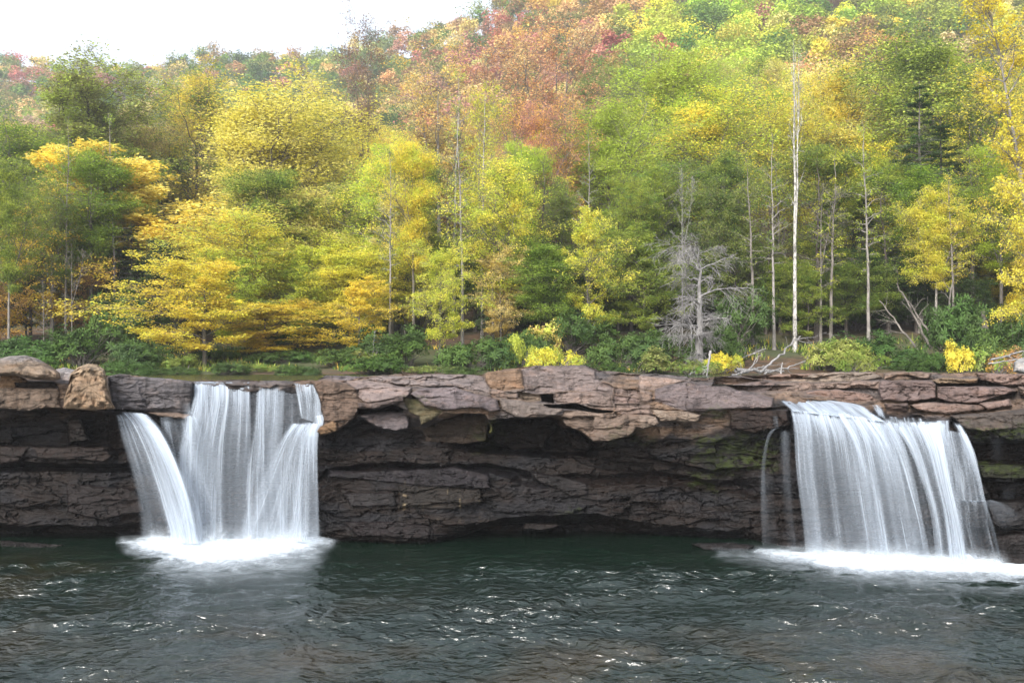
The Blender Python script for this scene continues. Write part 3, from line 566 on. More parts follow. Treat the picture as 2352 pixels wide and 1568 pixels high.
wr_ = empty('waterfall', (9.0, 24.3, 0)); tag(wr_, 'right waterfall, wide white veil leaning right over a brown layered ledge', 'waterfall')
def child_sheet(root, name, conv, L, Rr, *a, **k):
    n0 = len(bpy.data.objects)
    sheet(name, root, conv(L), conv(Rr), *a, **k)
for_left = lambda nm, L, Rr, *a, **k: child_sheet(wl_, nm, r1, L, Rr, *a, **k)
for_right = lambda nm, L, Rr, *a, **k: child_sheet(wr_, nm, r3, L, Rr, *a, **k)
# left: the arching jet
for_left('water_jet', [(706,472),(770,560),(850,740),(930,980),(985,1180),(1010,1290)], [(925,490),(1030,610),(1115,780),(1180,960),(1235,1150),(1270,1300)], [-.35,.25,.5,.65,.7,.72], [1.0,.94,.82,.78,.76,.8], fade=(.3,.2), layers=2)
for_left('water_jet', [(760,478),(850,560),(950,720),(1050,940),(1105,1130),(1130,1300)], [(900,488),(1000,590),(1090,750),(1165,950),(1215,1140),(1240,1300)], [-.25,.35,.6,.75,.8,.82], [1.0,1.0,1.0,.97,.95,1.0], fade=(.35,.25))
for_left('water_veil', [(700,480),(730,640),(790,860),(830,1080),(840,1295)], [(800,500),(900,700),(980,900),(1040,1100),(1060,1300)], [-.4,.1,.3,.45,.5], [.75,.66,.6,.55,.55], fade=(.3,.3), layers=2)
# left: short drips, then the main curtains
for_left('water_drip', [(985,515),(990,600),(1000,700)], [(1075,505),(1080,600),(1090,720)], [-.1,.0,.0], [.5,.4,.2], ends=(.05,.5))
for_left('water_curtain', [(1190,302),(1180,420),(1120,600),(1090,760),(1100,1000),(1120,1280)], [(1555,302),(1560,440),(1565,620),(1560,800),(1550,1040),(1540,1285)], [-.95,-.6,-.35,-.3,-.15,0], [.98,.84,.78,.74,.70,.72], fade=(.06,.05), ends=(.02,0), layers=2)
for_left('water_curtain', [(1200,302),(1195,400),(1180,500),(1150,640),(1150,900),(1180,1280)], [(1360,302),(1370,420),(1390,560),(1400,760),(1400,1000),(1400,1280)], [-.9,-.55,-.3,-.15,-.05,.05], [1.0,.9,.84,.72,.66,.7], fade=(.15,.3))
for_left('water_plume', [(1125,490),(1080,640),(1065,820),(1090,1000),(1120,1280)], [(1235,500),(1290,640),(1300,820),(1290,1000),(1290,1280)], [-.3,.05,.15,.2,.25], [.95,.72,.6,.58,.62], fade=(.25,.3))
for_left('water_drip', [(1128,310),(1120,400),(1118,500)], [(1150,310),(1185,400),(1190,500)], [-.9,-.6,-.4], [.5,.5,.6], fade=(.3,.3))
for_left('water_curtain', [(1585,305),(1575,560),(1560,800),(1530,1040),(1500,1280)], [(1770,305),(1760,560),(1745,800),(1760,1040),(1790,1280)], [-.95,-.45,-.3,-.15,0], [.80,.72,.68,.66,.70], fade=(.05,.05), layers=2)
for_left('water_strand', [(1592,305),(1588,600),(1585,900),(1580,1280)], [(1640,305),(1650,600),(1650,900),(1650,1280)], [-.9,-.4,-.1,.05], [.9,.8,.7,.75], fade=(.25,.3))
for_left('water_curtain', [(1815,308),(1835,400),(1855,520)], [(1985,310),(1998,420),(2005,570)], [-.9,-.7,-.5], [.92,.8,.78], fade=(.08,.06), layers=2)
# left: burst off the ledge, fanning down and leftwards
for_left('water_plume', [(1800,545),(1730,640),(1640,800),(1540,1000),(1460,1160),(1400,1285)], [(2005,560),(1975,640),(1972,800),(1978,1000),(1982,1160),(1985,1290)], [-.3,.1,.25,.3,.35,.4], [.95,.72,.64,.6,.58,.64], fade=(.15,.03), layers=2)
for_left('water_plume', [(1850,540),(1820,620),(1810,800),(1790,1000),(1770,1285)], [(2000,545),(1972,640),(1968,800),(1975,1000),(1982,1290)], [-.2,.2,.35,.42,.5], [1.0,.95,.86,.8,.8], fade=(.3,.04))
for_left('water_plume', [(1940,500),(1950,545),(1960,590)], [(2008,480),(2012,540),(1995,600)], [-.2,0,.1], [.9,.95,.6], fade=(.3,.2), ends=(.2,.3))
# right falls: upper cascade over the treads, then the brow and the long veil
for_right('water_sheet', [(700,285),(820,318),(870,352),(915,392)], [(1000,308),(1340,352),(1440,410),(1520,462)], [-2.1,-1.6,-.9,-.15], [.75,.95,.95,1.0], fade=(.06,.04), layers=2, gap=.03)
for_right('water_drip', [(1410,352),(1430,390),(1450,420)], [(1480,355),(1500,395),(1510,440)], [-1.3,-1.0,-.6], [.8,.8,.7], fade=(.2,.2))
for_right('water_curtain', [(913,384),(940,520),(955,760),(985,1000),(1015,1275)], [(1560,462),(1640,640),(1700,860),(1740,1080),(1790,1300)], [-.2,.15,.3,.4,.5], [1.0,.80,.66,.60,.60], fade=(.03,.01), ends=(0,0), layers=2, nv=110)
for_right('water_curtain', [(925,386),(935,520),(950,760),(980,1000),(1010,1275)], [(1080,400),(1110,560),(1130,780),(1160,1000),(1190,1280)], [-.1,.2,.35,.45,.55], [1.0,.84,.72,.68,.68], fade=(.08,.4), ends=(0,0))
for_right('water_curtain', [(1160,400),(1240,560),(1310,780),(1340,1000),(1380,1285)], [(1500,455),(1620,640),(1690,860),(1730,1080),(1770,1300)], [-.1,.25,.4,.5,.6], [1.0,.74,.6,.5,.52], fade=(.2,.1), ends=(0,0))
for_right('water_strand', [(1440,440),(1540,600),(1620,820),(1690,1060),(1730,1300)], [(1560,455),(1630,600),(1690,820),(1745,1060),(1790,1300)], [-.1,.3,.5,.6,.7], [1.0,.94,.8,.72,.7], fade=(.3,.3))
for_right('water_curtain', [(1540,468),(1640,620),(1720,820),(1780,1040),(1810,1300)], [(1900,450),(1905,620),(1930,850),(1975,1080),(2010,1315)], [-.2,.2,.4,.5,.6], [.95,.78,.68,.64,.66], fade=(.01,.04), ends=(0,0), layers=2)
for_right('water_jet', [(1650,462),(1745,620),(1800,820),(1850,1040),(1880,1310)], [(1850,445),(1880,620),(1920,840),(1965,1060),(2010,1315)], [-.1,.3,.5,.6,.7], [1.0,.98,.9,.9,.95], fade=(.25,.15))
for_right('water_curtain', [(1870,500),(1890,640),(1920,800),(1930,940)], [(2000,520),(2060,660),(2090,800),(2120,945)], [-.2,.0,.1,.15], [.85,.8,.74,.7], fade=(.05,.05), layers=2)
for_right('water_jet', [(1900,455),(1975,600),(2040,780),(2085,940),(2140,1120),(2190,1325)], [(1965,452),(2040,600),(2090,780),(2125,940),(2180,1120),(2225,1325)], [-.1,.2,.35,.45,.5,.55], [.95,.86,.8,.9,.76,.74], fade=(.3,.3))
for_right('water_plume', [(1920,938),(1945,960),(1965,1100),(2010,1290)], [(2130,938),(2135,975),(2150,1110),(2200,1300)], [-.05,.15,.2,.2], [.95,.66,.6,.6], fade=(.05,.1))
for_right('water_spray', [(2110,938),(2140,1000),(2190,1120),(2230,1250)], [(2140,932),(2250,950),(2360,1010),(2460,1110)], [.3,.5,.6,.65], [.62,.40,.32,.18], fade=(.05,.3), ends=(.05,.5))
for_right('water_spray', [(1830,1240),(1850,1280),(1830,1315)], [(2080,1240),(2150,1270),(2230,1320)], [.7,.75,.8], [.5,.8,.9], fade=(.3,.4), ends=(.5,0))
for_right('water_strand', [(825,488),(775,545),(742,700),(732,940),(740,1240)], [(850,490),(800,560),(775,720),(775,940),(785,1240)], [-.2,.05,.15,.2,.25], [.75,.62,.5,.42,.34], fade=(.3,.3))
for_right('water_strand', [(805,392),(810,440),(812,495)], [(840,392),(850,440),(858,500)], [-.3,-.1,0], [.5,.5,.4], fade=(.3,.3))
for_right('water_drip', [(840,500),(845,760),(860,1000),(880,1240)], [(935,500),(945,760),(960,1000),(985,1250)], [-.1,.1,.2,.25], [.60,.48,.42,.42], fade=(.45,.4))
for_right('water_drip', [(700,700),(710,950),(730,1240)], [(840,700),(850,950),(870,1240)], [0,.1,.15], [.38,.40,.38], fade=(.45,.45), ends=(.2,0))
for_right('water_drip', [(2100,560),(2105,640),(2110,710)], [(2270,540),(2275,640),(2280,720)], [0,0,0], [.26,.24,.2], fade=(.45,.45), ends=(.1,.2))
for_right('water_drip', [(2130,830),(2140,880),(2150,940)], [(2400,830),(2400,880),(2400,940)], [0,0,0], [.22,.24,.22], fade=(.45,.45), ends=(.1,.1))
for_left('water_veil', [(960,505),(985,640),(1030,820),(1070,1000),(1100,1285)], [(1210,500),(1250,640),(1280,820),(1290,1000),(1290,1285)], [-.3,-.1,.0,.1,.15], [.6,.62,.6,.6,.6], fade=(.25,.3), ends=(.1,0))
for_left('water_veil', [(1195,310),(1130,480),(1080,760),(1050,1000),(1040,1285)], [(1985,310),(2000,520),(1985,760),(1985,1000),(1990,1290)], [-.95,-.6,-.4,-.2,-.05], [.62,.62,.66,.66,.7], fade=(.08,.03))
for_left('water_veil', [(880,640),(960,800),(1010,960),(1050,1120),(1080,1290)], [(1250,560),(1330,760),(1400,960),(1450,1120),(1480,1290)], [-.2,.0,.1,.2,.3], [.4,.55,.6,.62,.66], fade=(.4,.4), ends=(.3,0))
for_right('water_veil', [(905,386),(925,520),(945,760),(970,1000),(995,1275)], [(1905,450),(1960,620),(2000,850),(2040,1080),(2060,1318)], [-.25,.05,.2,.3,.4], [.8,.62,.56,.54,.6], fade=(.04,.06), ends=(0,0))
mist(wl_, r1, [(860,1300),(1100,1330),(1400,1335),(1700,1320),(2010,1300)], 150, 1.0)
mist(wl_, r1, [(900,1330),(1150,1375),(1400,1375),(1800,1335)], 110, 1.15)
mist(wr_, r3, [(930,1285),(1300,1320),(1700,1335),(2050,1350),(2300,1370)], 120, .95)
mist(wr_, r3, [(1150,1330),(1500,1360),(1900,1375),(2250,1385)], 90, 1.15)
foam(wl_, r1([(780,1300),(1000,1283),(1400,1278),(1990,1280),(2060,1295),(1930,1345),(1650,1400),(1450,1440),(1200,1445),(1000,1395),(850,1345)]), 24, core=None)
foam(wl_, r1([(840,1300),(1000,1290),(1900,1285),(2000,1310),(1950,1420),(1700,1490),(1300,1530),(1050,1490),(860,1400)]), 30, z=.045, mound=.02, k=.34)
foam(wr_, r3([(500,1275),(820,1262),(1400,1290),(2300,1325),(2700,1350),(2700,1500),(2200,1490),(1700,1460),(1200,1420),(800,1340)]), 26, z=.045, mound=.02, k=.34)
for_left('water_lip', [(1172,294),(1180,299),(1190,306)], [(1560,296),(1558,300),(1556,306)], [-2.1,-1.4,-.93], [.5,.8,1.0], fade=(.05,.05), ends=(.4,0), nv=20)
for_left('water_lip', [(1800,300),(1808,304),(1815,311)], [(1985,302),(1986,306),(1986,312)], [-2.1,-1.4,-.9], [.5,.8,1.0], fade=(.05,.05), ends=(.4,0), nv=20)
foam(wr_, r3([(700,1275),(820,1262),(1000,1275),(1400,1290),(1800,1305),(2300,1325),(2700,1350),(2700,1425),(2200,1420),(1900,1405),(1500,1400),(1200,1375),(1050,1330),(900,1300)]), 18, core=None)
# ================================================================ terrain
def zridge(px): return np.interp(px, [-700, 0, 350, 520, 780, 940, 1060, 1180, 1400, 2100, 2352, 3000], [165, 185, 200, 168, 160, 128, 90, 40, -60, -80, -30, 60])
def yridge(px): return np.interp(px, [-700, 0, 780, 1180, 1400, 3000], [430, 430, 420, 350, 310, 300])
def ground_z(X, Y):
    X = np.asarray(X, float); Y = np.asarray(Y, float)
    px = 1176+X/np.maximum(Y, 1)*F
    Yr = yridge(px); Zr = H+(HZ-zridge(px))/F*Yr
    t = (Y-50)/(Yr-50); tc = np.clip(t, 0, 1)
    z = 4.35+(Zr-4.35)*tc*(.38+.62*tc)
    z = z-np.clip(t-1, 0, 9)*60
    z = z+fbm(X/23, Y/23, 301, 3)*np.clip((Y-55)/60, 0, 1)*3+fbm(X/4, Y/4, 305, 3)*.25*np.clip((Y-50)/6, 0, 1)
    return np.where(Y < 50, np.interp(Y, [20, 28, 34, 50], [-1.6, -1.6, 3.6, 4.35]), z)
def build_ground():
    ys = np.concatenate([[-30, 0, 20, 26, 28, 31, 34, 40, 46], np.linspace(50, 110, 60), np.linspace(113, 700, 90)])
    xs = np.linspace(-1, 1, 220)
    Y = np.broadcast_to(ys[:, None], (len(ys), 220)); X = xs[None]*(60+np.abs(Y)*.95)
    V = np.stack([X, Y, ground_z(X, Y)], 2).reshape(-1, 3)
    tag(obj('ground', mesh('ground', V, grid_faces(len(ys), 220), M_GROUND, True)), kind='structure')
build_ground()
# ================================================================ tree generator
def nrm(v): return v/np.maximum(np.linalg.norm(v, axis=-1, keepdims=True), 1e-9)
def tubes(P, Rd, k):
    """P (B,n,3) centre lines, Rd (B,n) radii -> vertices, quads"""
    B, n, _ = P.shape
    T = nrm(np.gradient(P, axis=1)); ref = np.where(np.abs(T[..., 2:3]) > .9, np.array([1., 0, 0]), np.array([0, 0, 1.]))
    S = nrm(np.cross(T, ref)); U = np.cross(S, T)
    a = np.linspace(0, 2*np.pi, k, endpoint=False)
    ring = S[:, :, None]*np.cos(a)[None, None, :, None]+U[:, :, None]*np.sin(a)[None, None, :, None]
    V = P[:, :, None]+ring*Rd[:, :, None, None]
    b = np.arange(B)[:, None, None]*n*k+np.arange(n-1)[None, :, None]*k; j = np.arange(k)[None, None]; j2 = (j+1) % k
    f = np.stack([b+j, b+j2, b+k+j2, b+k+j], 3).reshape(-1, 4)
    return V.reshape(-1, 3), f
def kids(P, Rd, m, t0, t1, ang, flat, length, npts, bend, g, jit=.06, rk=.55):
    B, n, _ = P.shape
    t = g.uniform(t0, t1, (B, m)); x = t*(n-1); i = np.minimum(x.astype(int), n-2); f = (x-i)[..., None]
    bi = np.arange(B)[:, None]
    p = P[bi, i]*(1-f)+P[bi, i+1]*f; T = nrm(P[bi, i+1]-P[bi, i]); r = Rd[bi, i]*(1-f[..., 0])+Rd[bi, i+1]*f[..., 0]
    S = nrm(np.cross(T, np.array([0, 0, 1.])+g.normal(0, .05, T.shape))); U = np.cross(S, T)
    sg = np.where((np.arange(m) % 2)[None] == 0, 1, -1)*np.ones((B, 1))
    ph = g.normal(0, 1-flat, (B, m))*1.4
    a = ang+g.normal(0, .18, (B, m))
    d = T*np.cos(a)[..., None]+(S*(sg*np.cos(ph))[..., None]+U*np.sin(ph)[..., None])*np.sin(a)[..., None]
    L = length(t, B, m)*g.uniform(.65, 1.25, (B, m))
    s = np.linspace(0, 1, npts)
    Q = p[:, :, None]+d[:, :, None]*(L[..., None]*s)[..., None]
    Q[..., 2] += bend*(L[..., None])*s**2
    Q[:, :, 1:] += g.normal(0, jit, Q[:, :, 1:].shape)*L[..., None, None]*s[1:, None]
    rr = (r*rk)[..., None]*(1-s*.8)
    return Q.reshape(B*m, npts, 3), np.maximum(rr, .006).reshape(B*m, npts)
def leaves(P, nl, size, g, up=.8, spread=.10, ratio=.6):
    B, n, _ = P.shape
    t = g.uniform(.05, 1.08, (B, nl)); x = t*(n-1); i = np.clip(x.astype(int), 0, n-2); f = (x-i)[..., None]; bi = np.arange(B)[:, None]
    p = P[bi, i]*(1-f)+P[bi, i+1]*f + g.normal(0, spread, (B, nl, 3))*np.array([1, 1, .8])
    T = nrm(P[bi, i+1]-P[bi, i])
    d = nrm(T+g.normal(0, .8, T.shape)*np.array([1, 1, .5])+np.array([0, 0, -.25]))
    N = nrm(np.array([0, 0, up])+g.normal(0, .45, T.shape)); S = nrm(np.cross(d, N))
    sz = (size*g.uniform(.65, 1.3, (B, nl)))[..., None]
    V = np.stack([p, p+d*sz*.5+S*sz*ratio*.5, p+d*sz, p+d*sz*.5-S*sz*ratio*.5], 2).reshape(-1, 3)
    tb = g.uniform(0, 1, (B, 1))*.45+g.uniform(0, 1, (B, nl))*.55
    tone = np.repeat(tb.ravel(), 4)
    return V, np.arange(len(V)).reshape(-1, 4), tone
PROF = {
 'round': lambda q: np.sqrt(np.clip(1-((q-.5)/.56)**2, .08, 1)),
 'tall': lambda q: np.clip(.55+.6*np.sin(q*3.0), .2, 1)*(1-.55*q**3),
 'vase': lambda q: np.clip(.35+.9*q-.85*np.clip(q-.75, 0, 1)*3.0, .15, 1),
 'cone': lambda q: np.clip(1.02-q*.95, .05, 1),
 'layer': lambda q: np.clip(1.0-.55*q, .2, 1)*(.75+.25*np.sin(q*34)),
}
class Var: pass
VARS = {}
def variant(key, seed, h=16., cb=.28, rad=4.2, n1=42, n2=9, n3=6, nl=9, leaf=.15, prof='round', e0=.35, e1=1.15, bend=-.10, flat=.6,
            tr=.17, lean=(0, 0), wig=.25, leafy=True, ratio=.6, twig=.5, up=.8, fork=0, spread=.10, l2=.42, gap=.25, rk=.33, bend2=-.05, mat=None):
    g = np.random.RandomState(seed); n = 26; s = np.linspace(0, 1, n)
    wob = np.cumsum(g.normal(0, wig/n, (n, 2)), 0)*2.2
    tp = np.stack([lean[0]*h*s**1.3+wob[:, 0]*s, lean[1]*h*s**1.3+wob[:, 1]*s, h*s], 1)
    trr = tr*(1-s*.93)+tr*.5*np.exp(-s*40)
    stems = [(tp, trr)]
    for q in range(fork):
        s0 = g.uniform(.35, .6); i0 = int(s0*n); a = g.uniform(0, 6.28); d = np.array([math.cos(a), math.sin(a)])
        k = np.linspace(0, 1, n-i0); fp = tp[i0:].copy(); off = (d*h*.10)[None]*np.sin(k*1.5)[:, None]
        fp[:, :2] += off; fp[:, 2] -= k*h*.05
        full = np.vstack([tp[:i0], fp]); stems.append((full, trr*np.where(s > s0, .7, .6)))
    # primary limbs
    m = n1; q = np.sort(g.uniform(0, 1, m)**.9); zt = cb+(1-cb)*q*.98
    az = np.cumsum(np.full(m, 2.399))+g.normal(0, .5, m)
    gaz = g.uniform(0, 6.28, 4)
    L = rad*PROF[prof](q)*g.uniform(.62, 1.18, m)
    for ga in gaz: L = L*(1-gap*np.clip(np.cos(az-ga)*3-2, 0, 1))
    el = e0+(e1-e0)*q+g.normal(0, .12, m)
    st = g.randint(0, len(stems), m); pts = 9; ss = np.linspace(0, 1, pts)
    prim = []; pr = []
    for k in range(m):
        sp, sr = stems[st[k]]; x = zt[k]*(n-1); i = min(int(x), n-2); f = x-i
        b = sp[i]*(1-f)+sp[i+1]*f; r = (sr[i]*(1-f)+sr[i+1]*f)
        d = np.array([math.cos(az[k])*math.cos(el[k]), math.sin(az[k])*math.cos(el[k]), math.sin(el[k])])
        Q = b+d*L[k]*ss[:, None]; Q[:, 2] += bend*L[k]*ss**2
        Q[1:] += np.cumsum(g.normal(0, .028*L[k], (pts-1, 3)), 0)
        prim.append(Q); pr.append(np.maximum(min(r*.75, rk*tr)*(1-ss*.85), .012))
    prim = np.array(prim); pr = np.array(pr)
    sec, sr_ = kids(prim, pr, n2, .18, 1.0, .85, flat, lambda t, B, m_: (np.linalg.norm(prim[:, -1]-prim[:, 0], axis=1)[:, None])*l2*(1.15-t*.6), 6, bend2, g)
    ter, tr_ = kids(sec, sr_, n3, .1, 1.0, .8, flat, lambda t, B, m_: (np.linalg.norm(sec[:, -1]-sec[:, 0], axis=1)[:, None])*twig*(1.1-t*.5), 4, bend2, g)
    parts = [tubes(np.array([x[0] for x in stems]), np.array([x[1] for x in stems]), 9), tubes(prim, pr, 5)]
    fine = [tubes(sec, sr_, 4), tubes(ter, np.maximum(tr_*.8, .007), 3)]
    def join(ps):
        V = []; Fc = []; o = 0
        for v, f in ps: V.append(v); Fc.append(f+o); o += len(v)
        return np.vstack(V), np.vstack(Fc)
    v = Var(); v.h = max(h*.9, float(np.percentile(ter[..., 2], 99.3))); v.w = 2*np.percentile(np.hypot(ter[:, -1, 0]-tp[-1, 0]*.6, ter[:, -1, 1]), 92)
    bm = mat or M_BARK
    if leafy:
        v.wood = mesh('trunk', *join(parts+fine), bm, True)
        # clumps of twigs carry more or fewer leaves
        dn = vn(ter[:, 0, 0]*.8+ter[:, 0, 1]*.5, ter[:, 0, 2]*1.1+seed, seed)
        keep = g.uniform(0, 1, len(ter)) < np.clip(.25+dn*1.5, 0, 1)
        lv, lf, tone = leaves(ter[keep], nl, leaf, g, up, spread, ratio)
        v.leaf = mesh('crown', lv, lf, M_EVER if key[0] in 'hb' else M_LEAF, False, {'tone': ('FLOAT', tone)})
        v.fine = None
    else:
        v.wood = mesh('trunk', *join(parts), bm, True); v.fine = mesh('branches', *join(fine), bm, True); v.leaf = None
    VARS[key] = v
for i, sd in enumerate((11, 12, 13, 14)): variant('full%d' % i, sd, rad=6.8, n1=66, n2=12, nl=13, leaf=.135, gap=.45, e0=.6, e1=1.25, bend=-.06, flat=.3, up=.3, spread=.26)
for i, sd in enumerate((21, 22, 23)): variant('tall%d' % i, sd, h=20, cb=.38, rad=5.6, n1=60, n2=10, n3=6, nl=13, prof='round', e0=.7, e1=1.25, tr=.17, leaf=.145, fork=2, gap=.45, up=.3, flat=.3, spread=.26)
for i, sd in enumerate((31, 32, 33)): variant('sparse%d' % i, sd, h=20, cb=.40, rad=5.4, n1=40, n2=10, n3=5, nl=5, prof='vase', e0=.7, e1=1.25, bend=.02, tr=.15, leaf=.15, fork=2, flat=.35, spread=.15)
for i, sd in enumerate((41, 42, 43)): variant('layer%d' % i, sd, h=11, cb=.14, rad=6.2, n1=46, n2=12, n3=7, nl=10, prof='round', e0=.38, e1=1.1, bend=-.20, flat=.68, tr=.12, leaf=.15, up=.4, spread=.14, bend2=-.08, gap=.6)
for i, sd in enumerate((51, 52)): variant('hemlock%d' % i, sd, h=18, cb=.15, rad=4.0, n1=80, n2=9, n3=6, nl=6, prof='cone', e0=-.05, e1=.5, bend=-.18, flat=.85, tr=.17, leaf=.11, ratio=.35, spread=.05, bend2=-.12)
for i, sd in enumerate((61, 62)): variant('bare%d' % i, sd, h=15, cb=.35, rad=2.6, n1=38, n2=6, n3=4, prof='tall', e0=.55, e1=1.2, tr=.10, leafy=False, flat=.3, fork=1)
variant('pole', 65, h=20, cb=.32, rad=2.2, n1=30, n2=5, n3=4, nl=3, prof='tall', e0=.2, e1=1.1, tr=.15, leaf=.14, wig=.8, flat=.4)
variant('birch', 66, h=18, cb=.48, rad=2.5, n1=22, n2=6, n3=4, prof='tall', e0=.8, e1=1.35, bend=.10, tr=.30, leafy=False, wig=.65, fork=1, mat=M_BIRCH, flat=.3, rk=.16)
variant('dead', 67, h=8, cb=.10, rad=3.4, n1=30, n2=14, n3=9, prof='round', e0=.1, e1=.7, bend=-.16, tr=.24, leafy=False, flat=.2, wig=.6, bend2=-.28, rk=.3, l2=.6, gap=.8, twig=.6)
variant('lean', 71, h=14, cb=.38, rad=3.6, n1=50, n2=10, e0=.5, flat=.45, spread=.16, lean=(-.42, -.05), leaf=.185, nl=13, up=.45, prof='round', gap=.4)
variant('lean2', 72, h=19, cb=.35, rad=3.6, n1=38, nl=6, lean=(-.17, 0), leaf=.15, prof='vase', e0=.5)
# low bushes: a mound of short stems, each ending in a whorl of long leaves
def bush(key, seed, w=3.2, h=1.9, nc=850, nlv=7, L=.19, ratio=.3, open_=.0):
    g = np.random.RandomState(seed)
    lob = g.normal(0, 1, (9, 3))*np.array([w*.22, w*.22, h*.10])+np.array([0, 0, h*.42]); lr = g.uniform(.45, .75, 9)
    k = g.randint(0, 9, nc); d = nrm(g.normal(0, 1, (nc, 3))); d[:, 2] = np.where(d[:, 2] < -.5, -d[:, 2], d[:, 2])
    c = lob[k]+d*(lr[k]*g.uniform(.55, 1.05, nc))[:, None]*np.array([w*.34, w*.34, h*.55]); c[:, 2] = np.maximum(c[:, 2], .06)
    out = nrm(d+np.array([0, 0, .7])); a = g.uniform(0, 6.28, (nc, 1))+np.arange(nlv)[None]*6.283/nlv
    S = nrm(np.cross(out, np.array([.3, .2, 1.]))); U = np.cross(out, S)
    dd = nrm(S[:, None]*np.cos(a)[..., None]+U[:, None]*np.sin(a)[..., None]+out[:, None]*g.uniform(-.25, .7, (nc, nlv, 1)))
    sz = L*g.uniform(.6, 1.25, (nc, nlv, 1)); W = nrm(np.cross(dd, out[:, None]))
    p = c[:, None]+dd*.02
    V = np.stack([p, p+dd*sz*.55+W*sz*ratio*.5, p+dd*sz, p+dd*sz*.55-W*sz*ratio*.5], 2).reshape(-1, 3)
    tone = np.repeat((g.uniform(0, 1, (nc, 1))*.5+g.uniform(0, 1, (nc, nlv))*.5).ravel(), 4)
    v = Var(); v.h = h; v.w = w; v.fine = None
    v.leaf = mesh('foliage', V, np.arange(len(V)).reshape(-1, 4), M_EVER if key.startswith('b') else M_LEAF, False, {'tone': ('FLOAT', tone)})
    m = 60; b0 = g.normal(0, .12, (m, 3))*np.array([1, 1, 0]); e = c[g.randint(0, nc, m)]
    s = np.linspace(0, 1, 6)[None, :, None]; P = b0[:, None]*(1-s)+e[:, None]*s; P[..., 2] = b0[:, None, 2]*(1-s[..., 0])+e[:, None, 2]*s[..., 0]**.8
    P[:, 1:-1] += g.normal(0, .05, P[:, 1:-1].shape)
    v.wood = mesh('stems', *tubes(P, np.broadcast_to(np.linspace(.022, .006, 6), (m, 6)), 4), M_BARK, True)
    VARS[key] = v
bush('bush0', 81); bush('bush1', 82, nc=700, h=2.3); bush('bush2', 83, w=3.8, h=1.6, nc=900)
bush('shrub0', 84, w=2.4, h=1.6, nc=420, nlv=5, L=.15, ratio=.55); bush('shrub1', 85, w=2.8, h=1.3, nc=520, nlv=5, L=.13, ratio=.6)
# ---------------------------------------------------------------- colours of leaves
PALETTE = {
 'yellow': (.88, .76, .10), 'golden': (.85, .67, .08), 'lime': (.56, .64, .09), 'pale yellow': (.86, .79, .22), 'green': (.17, .27, .05), 'olive green': (.27, .30, .08),
 'dark green': (.045, .080, .022), 'orange': (.76, .52, .11), 'salmon': (.60, .31, .22), 'red': (.54, .20, .15), 'rust': (.42, .26, .11), 'peach': (.78, .62, .24), 'grey': (.3, .28, .26),
 'mid green': (.075, .135, .028), 'yellow green': (.40, .48, .07), 'purple': (.30, .20, .22)}
SECOND = {'yellow': 'lime', 'golden': 'yellow', 'lime': 'yellow green', 'pale yellow': 'yellow', 'green': 'yellow green', 'olive green': 'green', 'dark green': 'mid green', 'orange': 'yellow',
 'salmon': 'orange', 'red': 'salmon', 'rust': 'orange', 'peach': 'lime', 'grey': 'rust', 'mid green': 'dark green', 'yellow green': 'green', 'purple': 'rust'}
BARKC = {'grey': (.19, .17, .15), 'dark': (.085, .07, .06), 'pale': (.26, .24, .22), 'birch': (.46, .445, .41), 'silver': (.27, .26, .255)}
NAME = {'full': ('broadleaf_tree', 'tree'), 'tall': ('tall_tree', 'tree'), 'sparse': ('sparse_tree', 'tree'), 'layer': ('beech_tree', 'tree'), 'hemlock': ('hemlock_tree', 'tree'),
 'bare': ('bare_tree', 'bare tree'), 'pole': ('slender_tree', 'tree'), 'birch': ('birch_tree', 'birch'), 'dead': ('dead_tree', 'dead tree'), 'lean': ('leaning_tree', 'tree'),
 'bush': ('rhododendron_bush', 'bush'), 'shrub': ('shrub', 'shrub')}
def plant(key, X, Y, z, sc, sw, rz, colour, label, group=None, bark='grey', second=None, name=None):
    v = VARS[key]; base = key.rstrip('0123456789')
    nm, cat = NAME[base]
    r = empty(name or nm, (X, Y, z), rz); r.scale = (sw, sw, sc)
    tag(r, label, cat, group)
    w = bpy.data.objects.new('stems' if cat in ('bush', 'shrub') else 'trunk', v.wood); C.objects.link(w); w.parent = r; w.color = (*BARKC[bark], 1)
    if v.fine:
        b = bpy.data.objects.new('branches', v.fine); C.objects.link(b); b.parent = r; b.color = (*BARKC[bark], 1)
    if v.leaf:
        c = bpy.data.objects.new('foliage' if cat in ('bush', 'shrub') else 'crown', v.leaf); C.objects.link(c); c.parent = r
        j = lambda col: [max(.01, x*k) for x, k in zip(col, (rnd.uniform(.9, 1.1), rnd.uniform(.92, 1.08), rnd.uniform(.8, 1.2)))]
        c.color = (*j(PALETTE[colour]), 1); c['second_colour'] = j(PALETTE[second or SECOND[colour]])
    return r
def hero(key, px, pytop, Y, wpx, colour, label, pyb=None, rz=None, **k):
    if key[:4] in ('full', 'tall', 'lean', 'spar'): wpx *= 1.38
    X = (px-1176)/F*Y; z = float(ground_z(X, Y))-.15 if pyb is None else H+(HZ-pyb)/F*Y
    v = VARS[key]; zt = H+(HZ-pytop)/F*Y; sc = max(.25, (zt-z)/v.h); sw = (wpx/F*Y)/v.w if wpx else sc
    return plant(key, X, Y, z, sc, sw, rnd.uniform(0, 6.28) if rz is None else rz, colour, label, **k)
G1 = 'riverside trees behind the ledge'; G2 = 'bushes along the foot of the forest'
